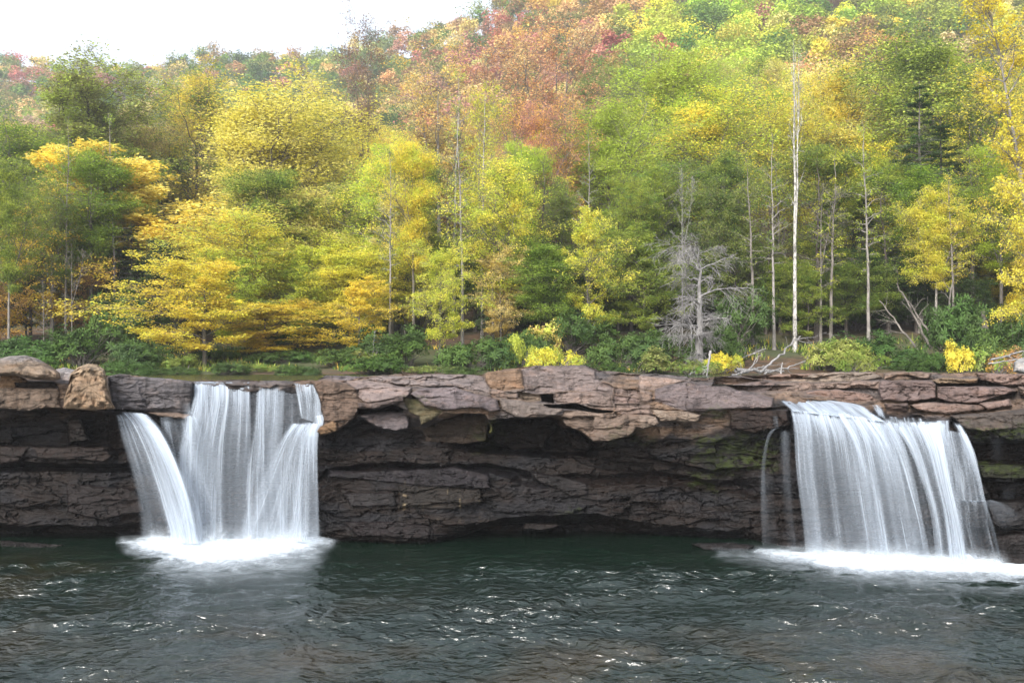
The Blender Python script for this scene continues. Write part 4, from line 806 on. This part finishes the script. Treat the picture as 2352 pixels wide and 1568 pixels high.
HERO = [
 # key, x, top, distance, width, colour, label, extras
 ('layer0', 470, 590, 51, 330, 'golden', 'golden beech with low horizontal sprays just behind the left waterfall', dict(rz=.4, second='yellow')),
 ('layer1', 610, 700, 55, 300, 'golden', 'golden understorey tree with slim dark trunk right above the left waterfall lip', dict(bark='dark')),
 ('layer2', 825, 640, 56, 160, 'golden', 'small golden tree drooping over the ledge right of the left waterfall', {}),
 ('layer1', 715, 555, 62, 230, 'yellow', 'yellow layered tree above the small drooping golden one', dict(second='lime')),
 ('lean', 545, 348, 63, 260, 'yellow', 'yellow tree leaning left with a domed crown above the golden beech', dict(rz=0, second='pale yellow', bark='dark')),
 ('full0', 600, 205, 78, 290, 'yellow', 'broadest bright yellow tree, rising above all the yellow trees on the left', dict(second='pale yellow')),
 ('full1', 690, 250, 84, 210, 'pale yellow', 'pale yellow tree at the right shoulder of the broadest yellow one', {}),
 ('full2', 450, 180, 96, 200, 'yellow', 'dull yellow tree standing back between the tall green one and the broadest yellow one', dict(second='green')),
 ('full3', 690, 430, 68, 260, 'pale yellow', 'peach yellow tree in front of the broadest yellow one', dict(second='lime')),
 ('full1', 560, 500, 60, 200, 'yellow', 'lower yellow tree between the leaning one and the peach yellow one', dict(second='lime')),
 ('tall0', 205, 152, 84, 210, 'olive green', 'tall green tree with visible dark limbs, highest of the left side', dict(bark='dark', second='yellow green')),
 ('full2', 60, 300, 74, 230, 'green', 'green tree at the left edge of the forest, above the orange sprays', dict(second='yellow green')),
 ('full0', 150, 400, 66, 170, 'yellow green', 'yellow green tree below the tall green one', {}),
 ('full3', 250, 400, 70, 150, 'mid green', 'mid green tree just left of the leaning yellow one', dict(second='green')),
 ('layer0', 70, 455, 59, 260, 'orange', 'orange and gold layered tree at the far left above the domed boulder', dict(bark='dark', second='golden')),
 ('layer2', -40, 560, 55, 200, 'rust', 'rusty brown low tree cut by the left frame edge', dict(second='orange')),
 ('layer1', 180, 590, 60, 150, 'rust', 'thin rusty tree among dark trunks on the far left', dict(bark='dark')),
 ('bare0', 165, 560, 54, 60, 'grey', 'bare thin tree on the far left among the rusty sprays', dict(bark='grey')),
 ('bare1', 100, 640, 52, 50, 'grey', 'small bare sapling behind the domed boulder', dict(bark='grey')),
 ('hemlock0', 300, 520, 61, 180, 'mid green', 'dark hemlock left of the golden beech, behind the bushes', {}),
 ('sparse0', 845, 5, 84, 105, 'purple', 'thin purplish tree poking above the skyline left of centre', dict(second='rust')),
 ('full2', 885, 345, 67, 170, 'lime', 'lime yellow tree with pale straight trunk left of centre', dict(second='yellow')),
 ('layer2', 930, 420, 63, 140, 'peach', 'orange capped tree in front of the lime yellow one', dict(second='yellow')),
 ('full0', 790, 420, 72, 190, 'lime', 'fresh lime green tree between the peach yellow and the lime yellow ones', dict(second='green')),
 ('pole', 1042, 165, 64, 90, 'peach', 'tall slender tree with pale straight trunk, left of the centre', dict(bark='pale')),
 ('pole', 1108, 190, 62, 80, 'yellow', 'second slender tree, just right of the tall pale trunked one', dict(bark='pale')),
 ('sparse1', 1010, 85, 80, 190, 'peach', 'airy orange tree behind the tall slender pale trunk', dict(second='orange')),
 ('sparse2', 1100, 200, 72, 110, 'yellow', 'small high yellow crown behind the second slender tree', {}),
 ('full1', 1165, 385, 59, 150, 'lime', 'bright lime tree in the centre, its crown glowing above dark trunks', dict(second='yellow')),
 ('layer0', 1010, 565, 55, 140, 'lime', 'low lime tree with flat sprays left of the centre', dict(second='yellow')),
 ('layer1', 1150, 570, 58, 150, 'peach', 'low peach and orange tree under the bright lime one', dict(second='orange')),
 ('sparse1', 1275, 5, 82, 190, 'salmon', 'tallest salmon red maple, open crown and grey limbs, centre', dict(second='peach')),
 ('full2', 1225, 240, 70, 110, 'salmon', 'narrow salmon tree low on the left of the salmon maples', dict(second='orange')),
 ('sparse0', 1300, 200, 74, 150, 'salmon', 'lower salmon maple with drooping red sprays in front of the tallest one', dict(second='orange')),
 ('sparse2', 1180, 90, 96, 150, 'salmon', 'pinkish sparse tree left of the tallest salmon maple', dict(second='peach')),
 ('full3', 1400, 225, 76, 210, 'lime', 'broad lime tree directly right of the salmon maples', dict(second='yellow green')),
 ('full0', 1530, 115, 86, 220, 'yellow green', 'yellow green tree on the slope right of centre, highest of its clump', dict(second='lime')),
 ('full2', 1630, 215, 80, 210, 'lime', 'lime green tree between the clump right of centre and the white birch', dict(second='yellow')),
 ('full1', 1500, 380, 68, 180, 'olive green', 'olive tree behind the grey bare pole right of centre', {}),
 ('layer2', 1350, 490, 57, 160, 'lime', 'lime tree with drooping flat sprays, centre, in front of dark trunks', dict(second='yellow')),
 ('layer1', 1420, 560, 62, 150, 'green', 'green layered tree behind the drooping lime sprays', {}),
 ('bare1', 1567, 380, 58, 60, 'grey', 'bare grey pole of a tree above the dead silvery one', dict(bark='silver')),
 ('layer0', 1690, 420, 60, 190, 'olive green', 'olive green layered tree left of the white birch', dict(bark='dark', second='mid green')),
 ('bare0', 1885, 420, 57, 130, 'grey', 'bare twiggy tree just right of the white birch', dict(bark='grey')),
 ('bare1', 1760, 470, 60, 120, 'grey', 'bare dark tree just left of the white birch', dict(bark='dark')),
 ('full3', 1930, 138, 84, 200, 'golden', 'golden orange tree high on the right, behind the white birch', dict(second='pale yellow')),
 ('full0', 1800, 250, 84, 190, 'yellow', 'yellow tree behind the white birch, lower than the golden orange one', dict(second='lime')),
 ('layer2', 1960, 330, 66, 210, 'yellow green', 'yellow green layered tree right of the white birch', dict(second='golden', bark='dark')),
 ('full1', 2140, 75, 78, 270, 'green', 'big fresh green tree high on the right', dict(second='lime')),
 ('full2', 2230, 150, 74, 200, 'green', 'green tree behind the leaning pale trunk on the right', dict(second='yellow')),
 ('hemlock0', 2110, 200, 62, 260, 'mid green', 'tall dark hemlock with bare lower trunk, right side', dict(bark='grey')),
 ('hemlock1', 2165, 290, 65, 240, 'mid green', 'second dark hemlock, right behind the tall one', dict(bark='dark')),
 ('hemlock1', 1980, 460, 64, 210, 'mid green', 'shorter hemlock between the birch and the tall dark hemlock', dict(bark='dark')),
 ('hemlock0', 2270, 360, 66, 210, 'dark green', 'dark hemlock near the right edge behind golden leaves', dict(bark='dark')),
 ('hemlock1', 1250, 520, 66, 170, 'mid green', 'hemlock in the dark gap below the salmon maples', dict(bark='dark')),
 ('hemlock0', 1700, 560, 66, 190, 'mid green', 'hemlock behind the dead silvery tree', dict(bark='dark')),
 ('hemlock1', 850, 600, 72, 130, 'mid green', 'hemlock in shade behind the drooping golden tree', dict(bark='dark')),
 ('hemlock0', 960, 560, 68, 150, 'green', 'hemlock behind the low lime tree left of centre', dict(bark='dark')),
 ('lean2', 2400, -60, 52, 130, 'yellow', 'tall tree with pale trunk leaning left at the right frame edge', dict(rz=0, bark='pale', second='golden')),
 ('layer1', 2425, 400, 45, 200, 'golden', 'golden orange beech reaching in from the right edge', dict(rz=2.5)),
 ('full0', 2400, 230, 54, 110, 'yellow', 'yellow tree at the right edge above the golden orange beech', dict(second='golden')),
 ('sparse2', 1700, 200, 92, 170, 'yellow green', 'open yellow green tree behind the birch on the left', {}),
]
for key, px, top, Y, w, colr, lab, ex in HERO: hero(key, px, top, Y, w, colr, lab, group=G1, **ex)
hero('birch', 1826, 95, 55, 70, 'grey', 'white birch with a straight tall bare trunk on the right', pyb=842, rz=.6, bark='birch')
hero('dead', 1606, 560, 48.5, 230, 'grey', 'dead silvery tree with tangled drooping branches right of centre', pyb=850, bark='silver')
# bare trunks seen in the dark below the crowns
TR = [(20, 52, .5), (120, 58, .6), (210, 60, 1), (262, 64, 1), (560, 66, 1), (640, 66, 1), (900, 62, 1), (925, 66, 1), (950, 60, 1), (975, 66, 1), (1190, 64, 1), (1240, 60, 1), (1278, 64, 1), (1322, 66, 1), (1450, 62, 1),
      (1500, 64, 1), (1660, 66, 1), (1790, 64, 1), (1875, 58, 1), (1900, 62, 1), (2040, 60, 1), (2080, 64, 1), (2110, 60, 1), (2150, 57, 1), (2200, 66, 1), (2230, 62, 1), (2300, 60, 1), (1062, 57, 2), (1132, 58, 2), (1352, 58, 2), (1728, 57, 2), (1778, 56, 2), (1908, 57, 2), (1995, 57, 2), (2190, 56, 2), (895, 58, 2), (150, 57, 2), (262, 60, 2)]
hz = lambda px: ('left of the golden beech' if px < 420 else 'behind the golden beech' if px < 700 else 'behind the lime yellow tree' if px < 1000 else 'below the salmon maples' if px < 1350 else
                 'right of the centre' if px < 1650 else 'beside the white birch' if px < 1950 else 'among the hemlocks on the right')
for i, (px, Y, k) in enumerate(TR):
    hero('pole' if k == 2 else rnd.choice(['pole', 'tall1', 'tall2', 'pole']), px, rnd.uniform(230, 400) if k == 2 else rnd.uniform(330, 430), Y, rnd.uniform(60, 100) if k == 2 else rnd.uniform(90, 150), rnd.choice(['yellow green', 'olive green', 'yellow', 'green', 'lime']),
         'slender trunk standing in the shade %s' % hz(px), group='slender trunks in the shade of the forest', bark=('pale' if i % 2 else 'grey') if k == 2 else rnd.choice(['grey', 'pale', 'grey', 'dark']))
# low understorey filling the shade between the trunks
g1 = random.Random(31); UC = [(-200, 'rust'), (60, 'olive green'), (300, 'mid green'), (420, 'yellow'), (800, 'lime'), (950, 'yellow green'), (1150, 'peach'), (1230, 'green'), (1400, 'yellow green'), (1600, 'green'), (1750, 'olive green'), (1850, 'yellow green'), (1980, 'mid green'), (2280, 'golden')]
for i in range(46):
    px = -60+i*54.5+g1.uniform(-18, 18); Y = g1.choice([57, 60, 63, 66, 70]); c = [u for u in UC if px+g1.uniform(-60, 60) >= u[0]]; c = (c or UC)[-1][1]
    if g1.random() < .3: c = 'lime' if 380 < px < 920 else g1.choice(['green', 'olive green', 'mid green'])
    hero(g1.choice(['layer0', 'full3', 'layer2', 'full1']), px, g1.uniform(520, 660), Y, g1.uniform(130, 200), c, 'low %s understorey tree in the shade %s' % (c, hz(px)), group='understorey trees between the trunks', bark='dark')
# bushes at the foot of the forest
BU = [('bush0', 20, 760, 50, 190, 'mid green', 'dark bush behind the domed boulder'), ('bush1', 190, 725, 50, 200, 'mid green', 'rounded rhododendron between the domed boulder and the golden beech'),
 ('bush2', 330, 770, 48, 190, 'mid green', 'low rhododendron behind the grey slab left of the waterfall'), ('bush0', 260, 640, 57, 160, 'mid green', 'tall rhododendron higher up behind the rounded one'),
 ('bush1', 480, 790, 53, 170, 'dark green', 'dark rhododendron under the golden beech'), ('bush2', 640, 800, 52, 170, 'dark green', 'dark bush above the left waterfall lip'),
 ('bush0', 780, 790, 51, 160, 'mid green', 'bush right of the left waterfall'), ('bush1', 930, 730, 50, 190, 'mid green', 'green bush below the lime yellow tree'),
 ('bush2', 1090, 765, 48, 200, 'mid green', 'fresh green bush behind the middle of the ledge'), ('bush0', 1180, 745, 51, 140, 'mid green', 'bush left of the small yellow shrub'),
 ('bush1', 1310, 700, 54, 180, 'mid green', 'bush behind the small yellow shrub'), ('bush2', 1430, 755, 48, 190, 'mid green', 'green bush right of the small yellow shrub'),
 ('bush0', 1540, 745, 50, 170, 'mid green', 'green bush at the foot of the dead silvery tree'), ('bush1', 1690, 640, 55, 170, 'mid green', 'tall rhododendron between the dead tree and the birch'),
 ('bush2', 1640, 740, 51, 150, 'mid green', 'lower rhododendron between the dead tree and the birch'), ('bush0', 1900, 770, 48, 170, 'olive green', 'olive bush just right of the birch foot'),
 ('bush1', 2010, 745, 50, 180, 'mid green', 'dark bush under the tall hemlock'), ('bush2', 2110, 790, 48, 170, 'mid green', 'low bush right of the tall hemlock foot'),
 ('bush0', 2215, 660, 50, 170, 'mid green', 'rhododendron behind the stump on the right'), ('bush1', 2320, 690, 46, 180, 'mid green', 'rhododendron at the right edge above the grey boulder'),
 ('bush2', 2300, 770, 45, 150, 'olive green', 'low olive bush right of the stump'), ('bush1', 1830, 700, 62, 170, 'dark green', 'dark bush behind the birch trunk'),
 ('bush0', 1970, 680, 62, 170, 'dark green', 'shaded bush behind the bare twiggy tree'), ('bush2', 720, 740, 60, 200, 'dark green', 'shaded bush behind the slim dark trunk'),
 ('bush0', 1180, 690, 62, 190, 'dark green', 'shaded bush deep below the bright lime tree'), ('bush2', 60, 800, 46.5, 170, 'mid green', 'small green bush between the two left boulders'),
 ('shrub1', 1275, 785, 46, 120, 'golden', 'small bright yellow shrub behind the highest block of the ledge'), ('shrub1', 1655, 800, 46, 80, 'golden', 'little orange yellow shrub beside the white broken branches'),
 ('shrub0', 2205, 775, 45, 80, 'yellow', 'yellow shrub right of the tall hemlock'), ('shrub1', 1915, 765, 49, 90, 'olive green', 'olive shrub right of the birch trunk'),
 ('shrub0', 1240, 725, 53, 130, 'peach', 'pale pink tinged shrub left of the centre bushes'), ('shrub1', 1190, 752, 48, 70, 'lime', 'tiny lime shrub left of the bright yellow one'),
 ('shrub1', 1600, 820, 45, 110, 'olive green', 'low grassy shrub behind the ledge right of centre'), ('shrub0', 1480, 790, 46, 130, 'olive green', 'yellow green shrub in front of the dead silvery tree'),
 ('shrub1', 1960, 800, 45, 120, 'olive green', 'yellow green shrub low behind the right falls'), ('shrub0', 2140, 810, 44, 120, 'mid green', 'low green shrub behind the right end of the ledge'),
 ('shrub1', 1000, 835, 46, 130, 'olive green', 'strip of yellowing ferns on the ledge left of centre'), ('shrub0', 880, 800, 47, 120, 'olive green', 'yellow flecked shrub below the lime yellow tree'),
 ('shrub1', 560, 830, 47, 130, 'olive green', 'low leafy shrub just above the left waterfall lip'), ('shrub0', 420, 810, 47, 110, 'olive green', 'low shrub under the left side of the golden beech'),
 ('bush2', 300, 822, 44, 130, 'mid green', 'small low bush right behind the left end of the grey slab'), ('bush0', 395, 838, 44.5, 110, 'mid green', 'small low bush right behind the middle of the grey slab'),
 ('bush1', 520, 822, 44.5, 120, 'dark green', 'small dark bush left above the left waterfall lip'), ('bush2', 690, 832, 44.5, 110, 'mid green', 'small bush right above the right end of the left lip'),
 ('bush0', 850, 806, 45.5, 170, 'mid green', 'small bush behind the flat slabs right of the left waterfall'), ('bush1', 1060, 834, 44.5, 100, 'mid green', 'small bush behind the flat slabs left of the highest block'),
 ('shrub0', 2290, 790, 44, 90, 'rust', 'rusty shrub near the grey boulder'), ('shrub1', 1390, 825, 45, 130, 'mid green', 'low green shrub behind the highest block of the ledge')]
for key, px, top, Y, w, colr, lab in BU: hero(key, px, top, Y, w, colr, lab, group=G2, second='yellow green' if colr in ('golden', 'yellow') else None)
# ---------------------------------------------------------------- hillside trees, one by one up to the middle distance
ZONE = [(-200, ['green', 'yellow green', 'olive green', 'olive green', 'peach', 'green']), (330, ['yellow green', 'yellow', 'olive green', 'peach', 'green']), (760, ['peach', 'yellow', 'yellow green', 'lime', 'pale yellow']),
        (1000, ['peach', 'salmon', 'rust', 'orange', 'olive green', 'yellow green', 'yellow', 'lime', 'yellow']), (1400, ['salmon', 'lime', 'yellow green', 'yellow', 'lime', 'peach']), (1650, ['yellow green', 'lime', 'green', 'yellow', 'peach', 'lime']),
        (1900, ['yellow', 'yellow green', 'peach', 'golden', 'yellow', 'green']), (2200, ['green', 'yellow', 'yellow green', 'golden', 'olive green'])]
def zone_col(px, g):
    k = [z for z in ZONE if px+g.uniform(-90, 90) >= z[0]] or [ZONE[0]]
    return g.choice(k[-1][1])
PLACE = [(-900, 'beyond the left frame edge'), (0, 'over the two boulders'), (230, 'over the grey slab'), (430, 'over the left waterfall'), (740, 'right of the left waterfall'), (960, 'left of centre'),
         (1170, 'over the highest block'), (1400, 'right of centre'), (1640, 'left of the birch top'), (1840, 'right of the birch top'), (2050, 'over the right waterfall'), (2230, 'at the right edge')]
g0 = random.Random(5); used = {}; pts = []
# rows of trees with jitter
far = []
Y = 68.0
while Y < 440:
    sp = 7.6 if Y < 170 else 8.4
    half = .60*Y; x = -half+g0.uniform(0, sp)
    while x < half:
        X = x+g0.uniform(-2.4, 2.4); YY = Y+g0.uniform(-2.8, 2.8); px = 1176+X/YY*F
        x += sp
        if YY > float(yridge(px))+14: continue
        (pts if YY < 158 else far).append((X, YY, px))
    Y += sp*.92
pts = [p for p in pts if -260 < p[2] < 2600]
keep = []
HW = [(h[1], h[3], h[4]) for h in HERO if h[0][:4] in ('full', 'lean', 'laye', 'spar')]
for X, YY, px in pts:
    if not any(abs(px-a) < w*.42 and YY < b+3 for a, b, w in HW): keep.append((X, YY, px))
keep.sort(key=lambda p: p[1])
LIM = 165
extra = keep[LIM:]; keep = keep[:LIM]; far += extra
print('individual hillside trees', len(keep), 'far', len(far))
for X, YY, px in keep:
    c = zone_col(px, g0); z = float(ground_z(X, YY))-.2
    if c in ('salmon',): key = g0.choice(['sparse0', 'sparse1', 'sparse2', 'full2'])
    else: key = g0.choice(['full0', 'full1', 'full2', 'full3', 'tall0', 'tall1', 'tall2', 'full0', 'sparse1'])
    if g0.random() < .06 and not 380 < px < 950: key, c = g0.choice(['hemlock0', 'hemlock1']), 'dark green'
    hgt = g0.uniform(11.5, 17.0)
    pytop = HZ-(z+hgt-H)/YY*F
    row = 'low on the slope' if YY < 84 else 'on the lower slope' if YY < 104 else 'halfway up the slope' if YY < 128 else 'high on the slope'
    pl = [p for p in PLACE if px >= p[0]][-1][1]
    size = 'tall' if hgt > 15 else 'short' if hgt < 13 else 'medium'
    kind = {'full': 'round crowned', 'tall': 'narrow', 'sparse': 'thin leaved', 'hemlock': 'needled'}[key.rstrip('0123')]
    lab = '%s %s %s tree %s %s' % ('mid' if size == 'medium' else size, kind.replace(' crowned', ''), c, row, pl)
    n = used.get(lab, 0); used[lab] = n+1
    if n: lab += (', behind twin', ', third back', ', fourth back', ', fifth back')[min(n-1, 3)]
    s = hgt/VARS[key].h
    if key[0] == 'h': s *= .8
    plant(key, X, YY, z, s, s*g0.uniform(1.1, 1.45)*(1.05 if key[0] != 't' else 1.15), g0.uniform(0, 6.28), c, lab, 'trees on the hillside', bark=g0.choice(['grey', 'grey', 'dark', 'pale']))
# ---------------------------------------------------------------- the far wood, too many to count: one object
def far_wood():
    g = np.random.RandomState(99); VV = []; CC = []; TT = []
    for X, Y, px in far:
        zb = float(ground_z(X, Y)); hh = g.uniform(9, 14); r = g.uniform(3.4, 7.0)
        left = px < 900
        if left: c = g.choice(['green', 'green', 'olive green', 'rust', 'salmon', 'peach', 'mid green', 'red', 'olive green', 'yellow green'], p=[.22, .17, .14, .09, .05, .07, .10, .04, .06, .06])
        elif px < 1420: c = g.choice(['salmon', 'red', 'rust', 'peach', 'olive green', 'green', 'orange'], p=[.22, .08, .16, .16, .16, .10, .12])
        elif px < 1850: c = g.choice(['salmon', 'red', 'lime', 'yellow green', 'green', 'peach', 'yellow'], p=[.05, .01, .20, .30, .26, .08, .1])
        else: c = g.choice(['orange', 'yellow green', 'peach', 'olive green', 'rust', 'green', 'yellow'], p=[.12, .22, .1, .2, .12, .16, .08])
        c = np.array(PALETTE[c])*g.uniform(.85, 1.15, 3)
        nl = 16; nf = int(np.clip(1500*(190/Y)**1.2, 560, 1500))
        lob = nrm(g.normal(0, 1, (nl, 3)))*g.uniform(.3, .8, (nl, 1))*np.array([r, r, hh*.34])+np.array([0, 0, hh*.66]); lr = g.uniform(.28, .5, nl)*r
        k = g.randint(0, nl, nf); d = nrm(g.normal(0, 1, (nf, 3))); d[:, 2] = np.where(d[:, 2] < -.35, -d[:, 2], d[:, 2])
        p = lob[k]+d*(lr[k]*g.uniform(.6, 1.12, nf))[:, None]
        N = nrm(d*.6+np.array([0, 0, .6])+g.normal(0, .4, (nf, 3))); a = nrm(np.cross(N, g.normal(0, 1, (nf, 3)))); b = np.cross(N, a)
        s = (.30*(Y/200)**.5*g.uniform(.6, 1.3, nf))[:, None]
        V = np.stack([p+a*s, p-a*s*.6+b*s*.8, p-a*s*.6-b*s*.8], 1)+np.array([X, Y, zb])
        VV.append(V.reshape(-1, 3)); CC.append(np.broadcast_to(c, (nf*3, 3))); TT.append(np.repeat(g.uniform(0, 1, nf)*.6+g.uniform(0, 1, nl)[k]*.4, 3))
    V = np.vstack(VV); me = mesh('far_wood', V, np.arange(len(V)).reshape(-1, 3), M_FAR, False, {'Col': ('FLOAT_COLOR', np.vstack(CC)), 'tone': ('FLOAT', np.concatenate(TT))})
    tag(obj('far_wood', me), 'far wooded hillside of mixed autumn trees under the skyline', 'wood', kind='stuff')
far_wood()
# ================================================================ driftwood, logs, stump
def log_obj(name, a, b, r, label, cat, group=None, stubs=3, seed=1, colour='silver', sag=.0):
    g = np.random.RandomState(seed); a = np.array(a); b = np.array(b); n = 14; s = np.linspace(0, 1, n)
    P = a+(b-a)*s[:, None]; P[1:-1] += g.normal(0, .03*np.linalg.norm(b-a)/3, (n-2, 3)); P[:, 2] -= sag*np.sin(s*np.pi)
    Ps = [tubes(P[None], (r*(1-s*.6))[None], 8)]
    L = np.linalg.norm(b-a)
    if stubs: 
        q, qr = kids(P[None], (r*(1-s*.6))[None], stubs, .25, .98, .8, .2, lambda t, B, m: np.full((B, m), L*.28), 6, .0, g, .05, .5)
        Ps.append(tubes(q, qr, 5)); q2, r2_ = kids(q, qr, 3, .3, 1, .7, .3, lambda t, B, m: np.full((B, m), L*.12), 4, .0, g, .05, .6); Ps.append(tubes(q2, r2_, 3))
    V = []; Fc = []; o = 0
    for v, f in Ps: V.append(v); Fc.append(f+o); o += len(v)
    V = np.vstack(V)-a; me = mesh(name, V, np.vstack(Fc), M_BARK, True); ob = obj(name, me, loc=a); ob.color = (*BARKC[colour], 1)
    tag(ob, label, cat, group); return ob
LG = [((1690, 850, 44), (1800, 852, 45), .10, 'grey log lying flat at the bottom of the driftwood pile'), ((1700, 858, 43.5), (1770, 838, 46), .07, 'thin log sloping across the driftwood pile'),
      ((1745, 856, 43.5), (1838, 772, 47), .06, 'long bleached branch leaning up to the right from the driftwood pile'), ((1755, 860, 43), (1850, 830, 45), .05, 'pale branch leaning right low beside the driftwood pile'),
      ((1680, 862, 43), (1735, 848, 44), .05, 'short pale stick at the left end of the driftwood pile'), ((1793, 860, 43), (1797, 832, 43), .05, 'upright broken stub at the right end of the driftwood pile'),
      ((1570, 868, 44), (1610, 845, 45), .03, 'thin twig leaning on the ledge left of the white broken branches'), ((1690, 828, 50), (1760, 800, 50), .05, 'fallen bough in the brown litter left of the birch'),
      ((2275, 826, 42), (2380, 800, 43), .05, 'bleached fallen branch above the grey boulder'), ((2270, 835, 42), (2360, 822, 42), .035, 'lower bleached branch beside the grey boulder')]
for i, (a, b, r, lab) in enumerate(LG): log_obj('fallen_branch', at(*a), at(*b), r, lab, 'fallen branch', 'driftwood along the ledge', stubs=3 if i not in (0, 5) else 1, seed=200+i)
for i, (dx, dy) in enumerate(((0, 0),)):
    log_obj('broken_branch', at(1632, 805, 43), at(1622, 866, 43), .06, 'white broken branch head hanging down behind the ledge', 'broken branch', stubs=9, seed=230)
log_obj('tree_stump', at(2268, 790, 47), at(2258, 715, 47), .20, 'grey leaning stump among rhododendrons on the right', 'stump', stubs=0, seed=240, colour='grey')
for i, (x0, y0, x1, y1) in enumerate(((2150, 790, 2085, 690), (2140, 800, 2060, 650), (2120, 820, 2020, 690), (2165, 780, 2190, 640))):
    log_obj('dead_limb', at(x0, y0, 50), at(x1, y1, 50), .07, ('dead grey limb rising left from the foot of the tall hemlock', 'longest dead limb left of the tall hemlock foot', 'lowest dead limb spreading left over the bushes', 'dead limb rising right of the tall hemlock foot')[i], 'dead limb', 'dead limbs round the hemlock foot', stubs=6, seed=250+i, colour='grey')
for i, (x0, y0, x1, y1) in enumerate(((870, 800, 835, 868), (862, 760, 850, 850))):
    log_obj('dead_limb', at(x0, y0, 49), at(x1, y1, 49), .035, ('white forked twig hanging by the drooping golden tree', 'upper pale twig hanging by the drooping golden tree')[i], 'dead limb', stubs=5, seed=270+i)
# grass and ferns on the bank behind the ledge, and fallen leaves on the wet rock
def ground_cover():
    g = np.random.RandomState(5); n = 15000
    Y = g.uniform(47, 58, n); px = g.uniform(-250, 2620, n); X = (px-1176)/F*Y; z = ground_z(X, Y)
    m = (vn(X/1.6, Y/1.2, 44) > .56) & ((px < 1640) | (px > 1840) | (Y > 52)); X, Y, z = X[m], Y[m], z[m]; n = len(X)
    k = 3; a = g.uniform(0, 6.28, (n, k)); l = g.uniform(.12, .38, (n, k))*np.where(g.uniform(0, 1, (n, 1)) < .1, 1.4, .7)
    p = np.stack([X, Y, z+.0], 1)[:, None]; d = np.stack([np.cos(a)*.5, np.sin(a)*.5, np.ones_like(a)], 2); w = np.stack([-np.sin(a), np.cos(a), a*0], 2)*.035
    V = np.stack([p-w, p+w, p+d*l[..., None]], 2).reshape(-1, 3)
    cc = np.array([PALETTE['yellow green'], PALETTE['olive green'], PALETTE['mid green'], PALETTE['orange']])[g.choice(4, n, p=[.12, .30, .50, .08])]
    me = mesh('grass', V, np.arange(len(V)).reshape(-1, 3), M_FAR, False, {'Col': ('FLOAT_COLOR', np.repeat(cc, 3*k, 0)), 'tone': ('FLOAT', g.uniform(0, 1, len(V)//3).repeat(3))})
    tag(obj('grass', me), 'yellowing grass and ferns along the bank behind the ledge', 'grass', kind='stuff')
ground_cover()
# ================================================================ haze, light, camera
import bmesh
bm = bmesh.new(); bmesh.ops.create_cube(bm, size=1)
me = bpy.data.meshes.new('haze'); bm.to_mesh(me); bm.free()
hz_ = obj('haze', me, loc=(0, 330, 75)); hz_.scale = (1500, 760, 160)
hm = bpy.data.materials.new('haze'); hm.use_nodes = True; hm.node_tree.nodes.clear()
vo = hm.node_tree.nodes.new('ShaderNodeVolumePrincipled'); vo.inputs['Color'].default_value = (.95, .97, 1, 1); vo.inputs['Density'].default_value = HAZE = .0006; vo.inputs['Anisotropy'].default_value = .3
ou = hm.node_tree.nodes.new('ShaderNodeOutputMaterial'); hm.node_tree.links.new(vo.outputs[0], ou.inputs['Volume']); me.materials.append(hm)
tag(hz_, 'thin autumn haze over the valley', 'haze', kind='stuff')
w = bpy.data.worlds.new('World'); bpy.context.scene.world = w; w.use_nodes = True
nt = w.node_tree; nt.nodes.clear()
ELEV, AZ = R(37), R(205)     # sun behind the camera, to the left, veiled by cloud
sky = nt.nodes.new('ShaderNodeTexSky'); sky.sky_type = 'NISHITA'; sky.sun_disc = False; sky.sun_elevation = ELEV; sky.sun_rotation = AZ; sky.dust_density = 3; sky.air_density = 1.0; sky.ozone_density = 1
hs = nt.nodes.new('ShaderNodeHueSaturation'); hs.inputs['Saturation'].default_value = .42; nt.links.new(sky.outputs[0], hs.inputs['Color'])
bg = nt.nodes.new('ShaderNodeBackground'); bg.inputs['Strength'].default_value = .15; nt.links.new(hs.outputs[0], bg.inputs['Color'])
wo = nt.nodes.new('ShaderNodeOutputWorld'); nt.links.new(bg.outputs[0], wo.inputs['Surface'])
sl = bpy.data.lights.new('sun', 'SUN'); sl.energy = 1.35; sl.angle = R(18); sl.color = (1, .96, .9)
so = bpy.data.objects.new('sun', sl); C.objects.link(so)
from mathutils import Vector
dv = Vector((math.sin(AZ)*math.cos(ELEV), math.cos(AZ)*math.cos(ELEV), math.sin(ELEV)))
so.rotation_euler = dv.to_track_quat('Z', 'Y').to_euler()
cd = bpy.data.cameras.new('camera'); cam = bpy.data.objects.new('camera', cd); C.objects.link(cam)
cam.location = (0, 0, H); cam.rotation_euler = (R(90), 0, 0); cd.lens = 35; cd.sensor_width = 36; cd.shift_y = 36/2352; cd.clip_end = 3000; cd.clip_start = .1
S = bpy.context.scene; S.camera = cam; S.render.engine = 'CYCLES'
S.view_settings.view_transform = 'Standard'; S.view_settings.look = 'None'; S.view_settings.gamma = 1; S.view_settings.exposure = EXPO = 1.48
S.cycles.max_bounces = 5; S.cycles.diffuse_bounces = 2; S.cycles.transmission_bounces = 4; S.cycles.transparent_max_bounces = 16; S.cycles.volume_bounces = 0
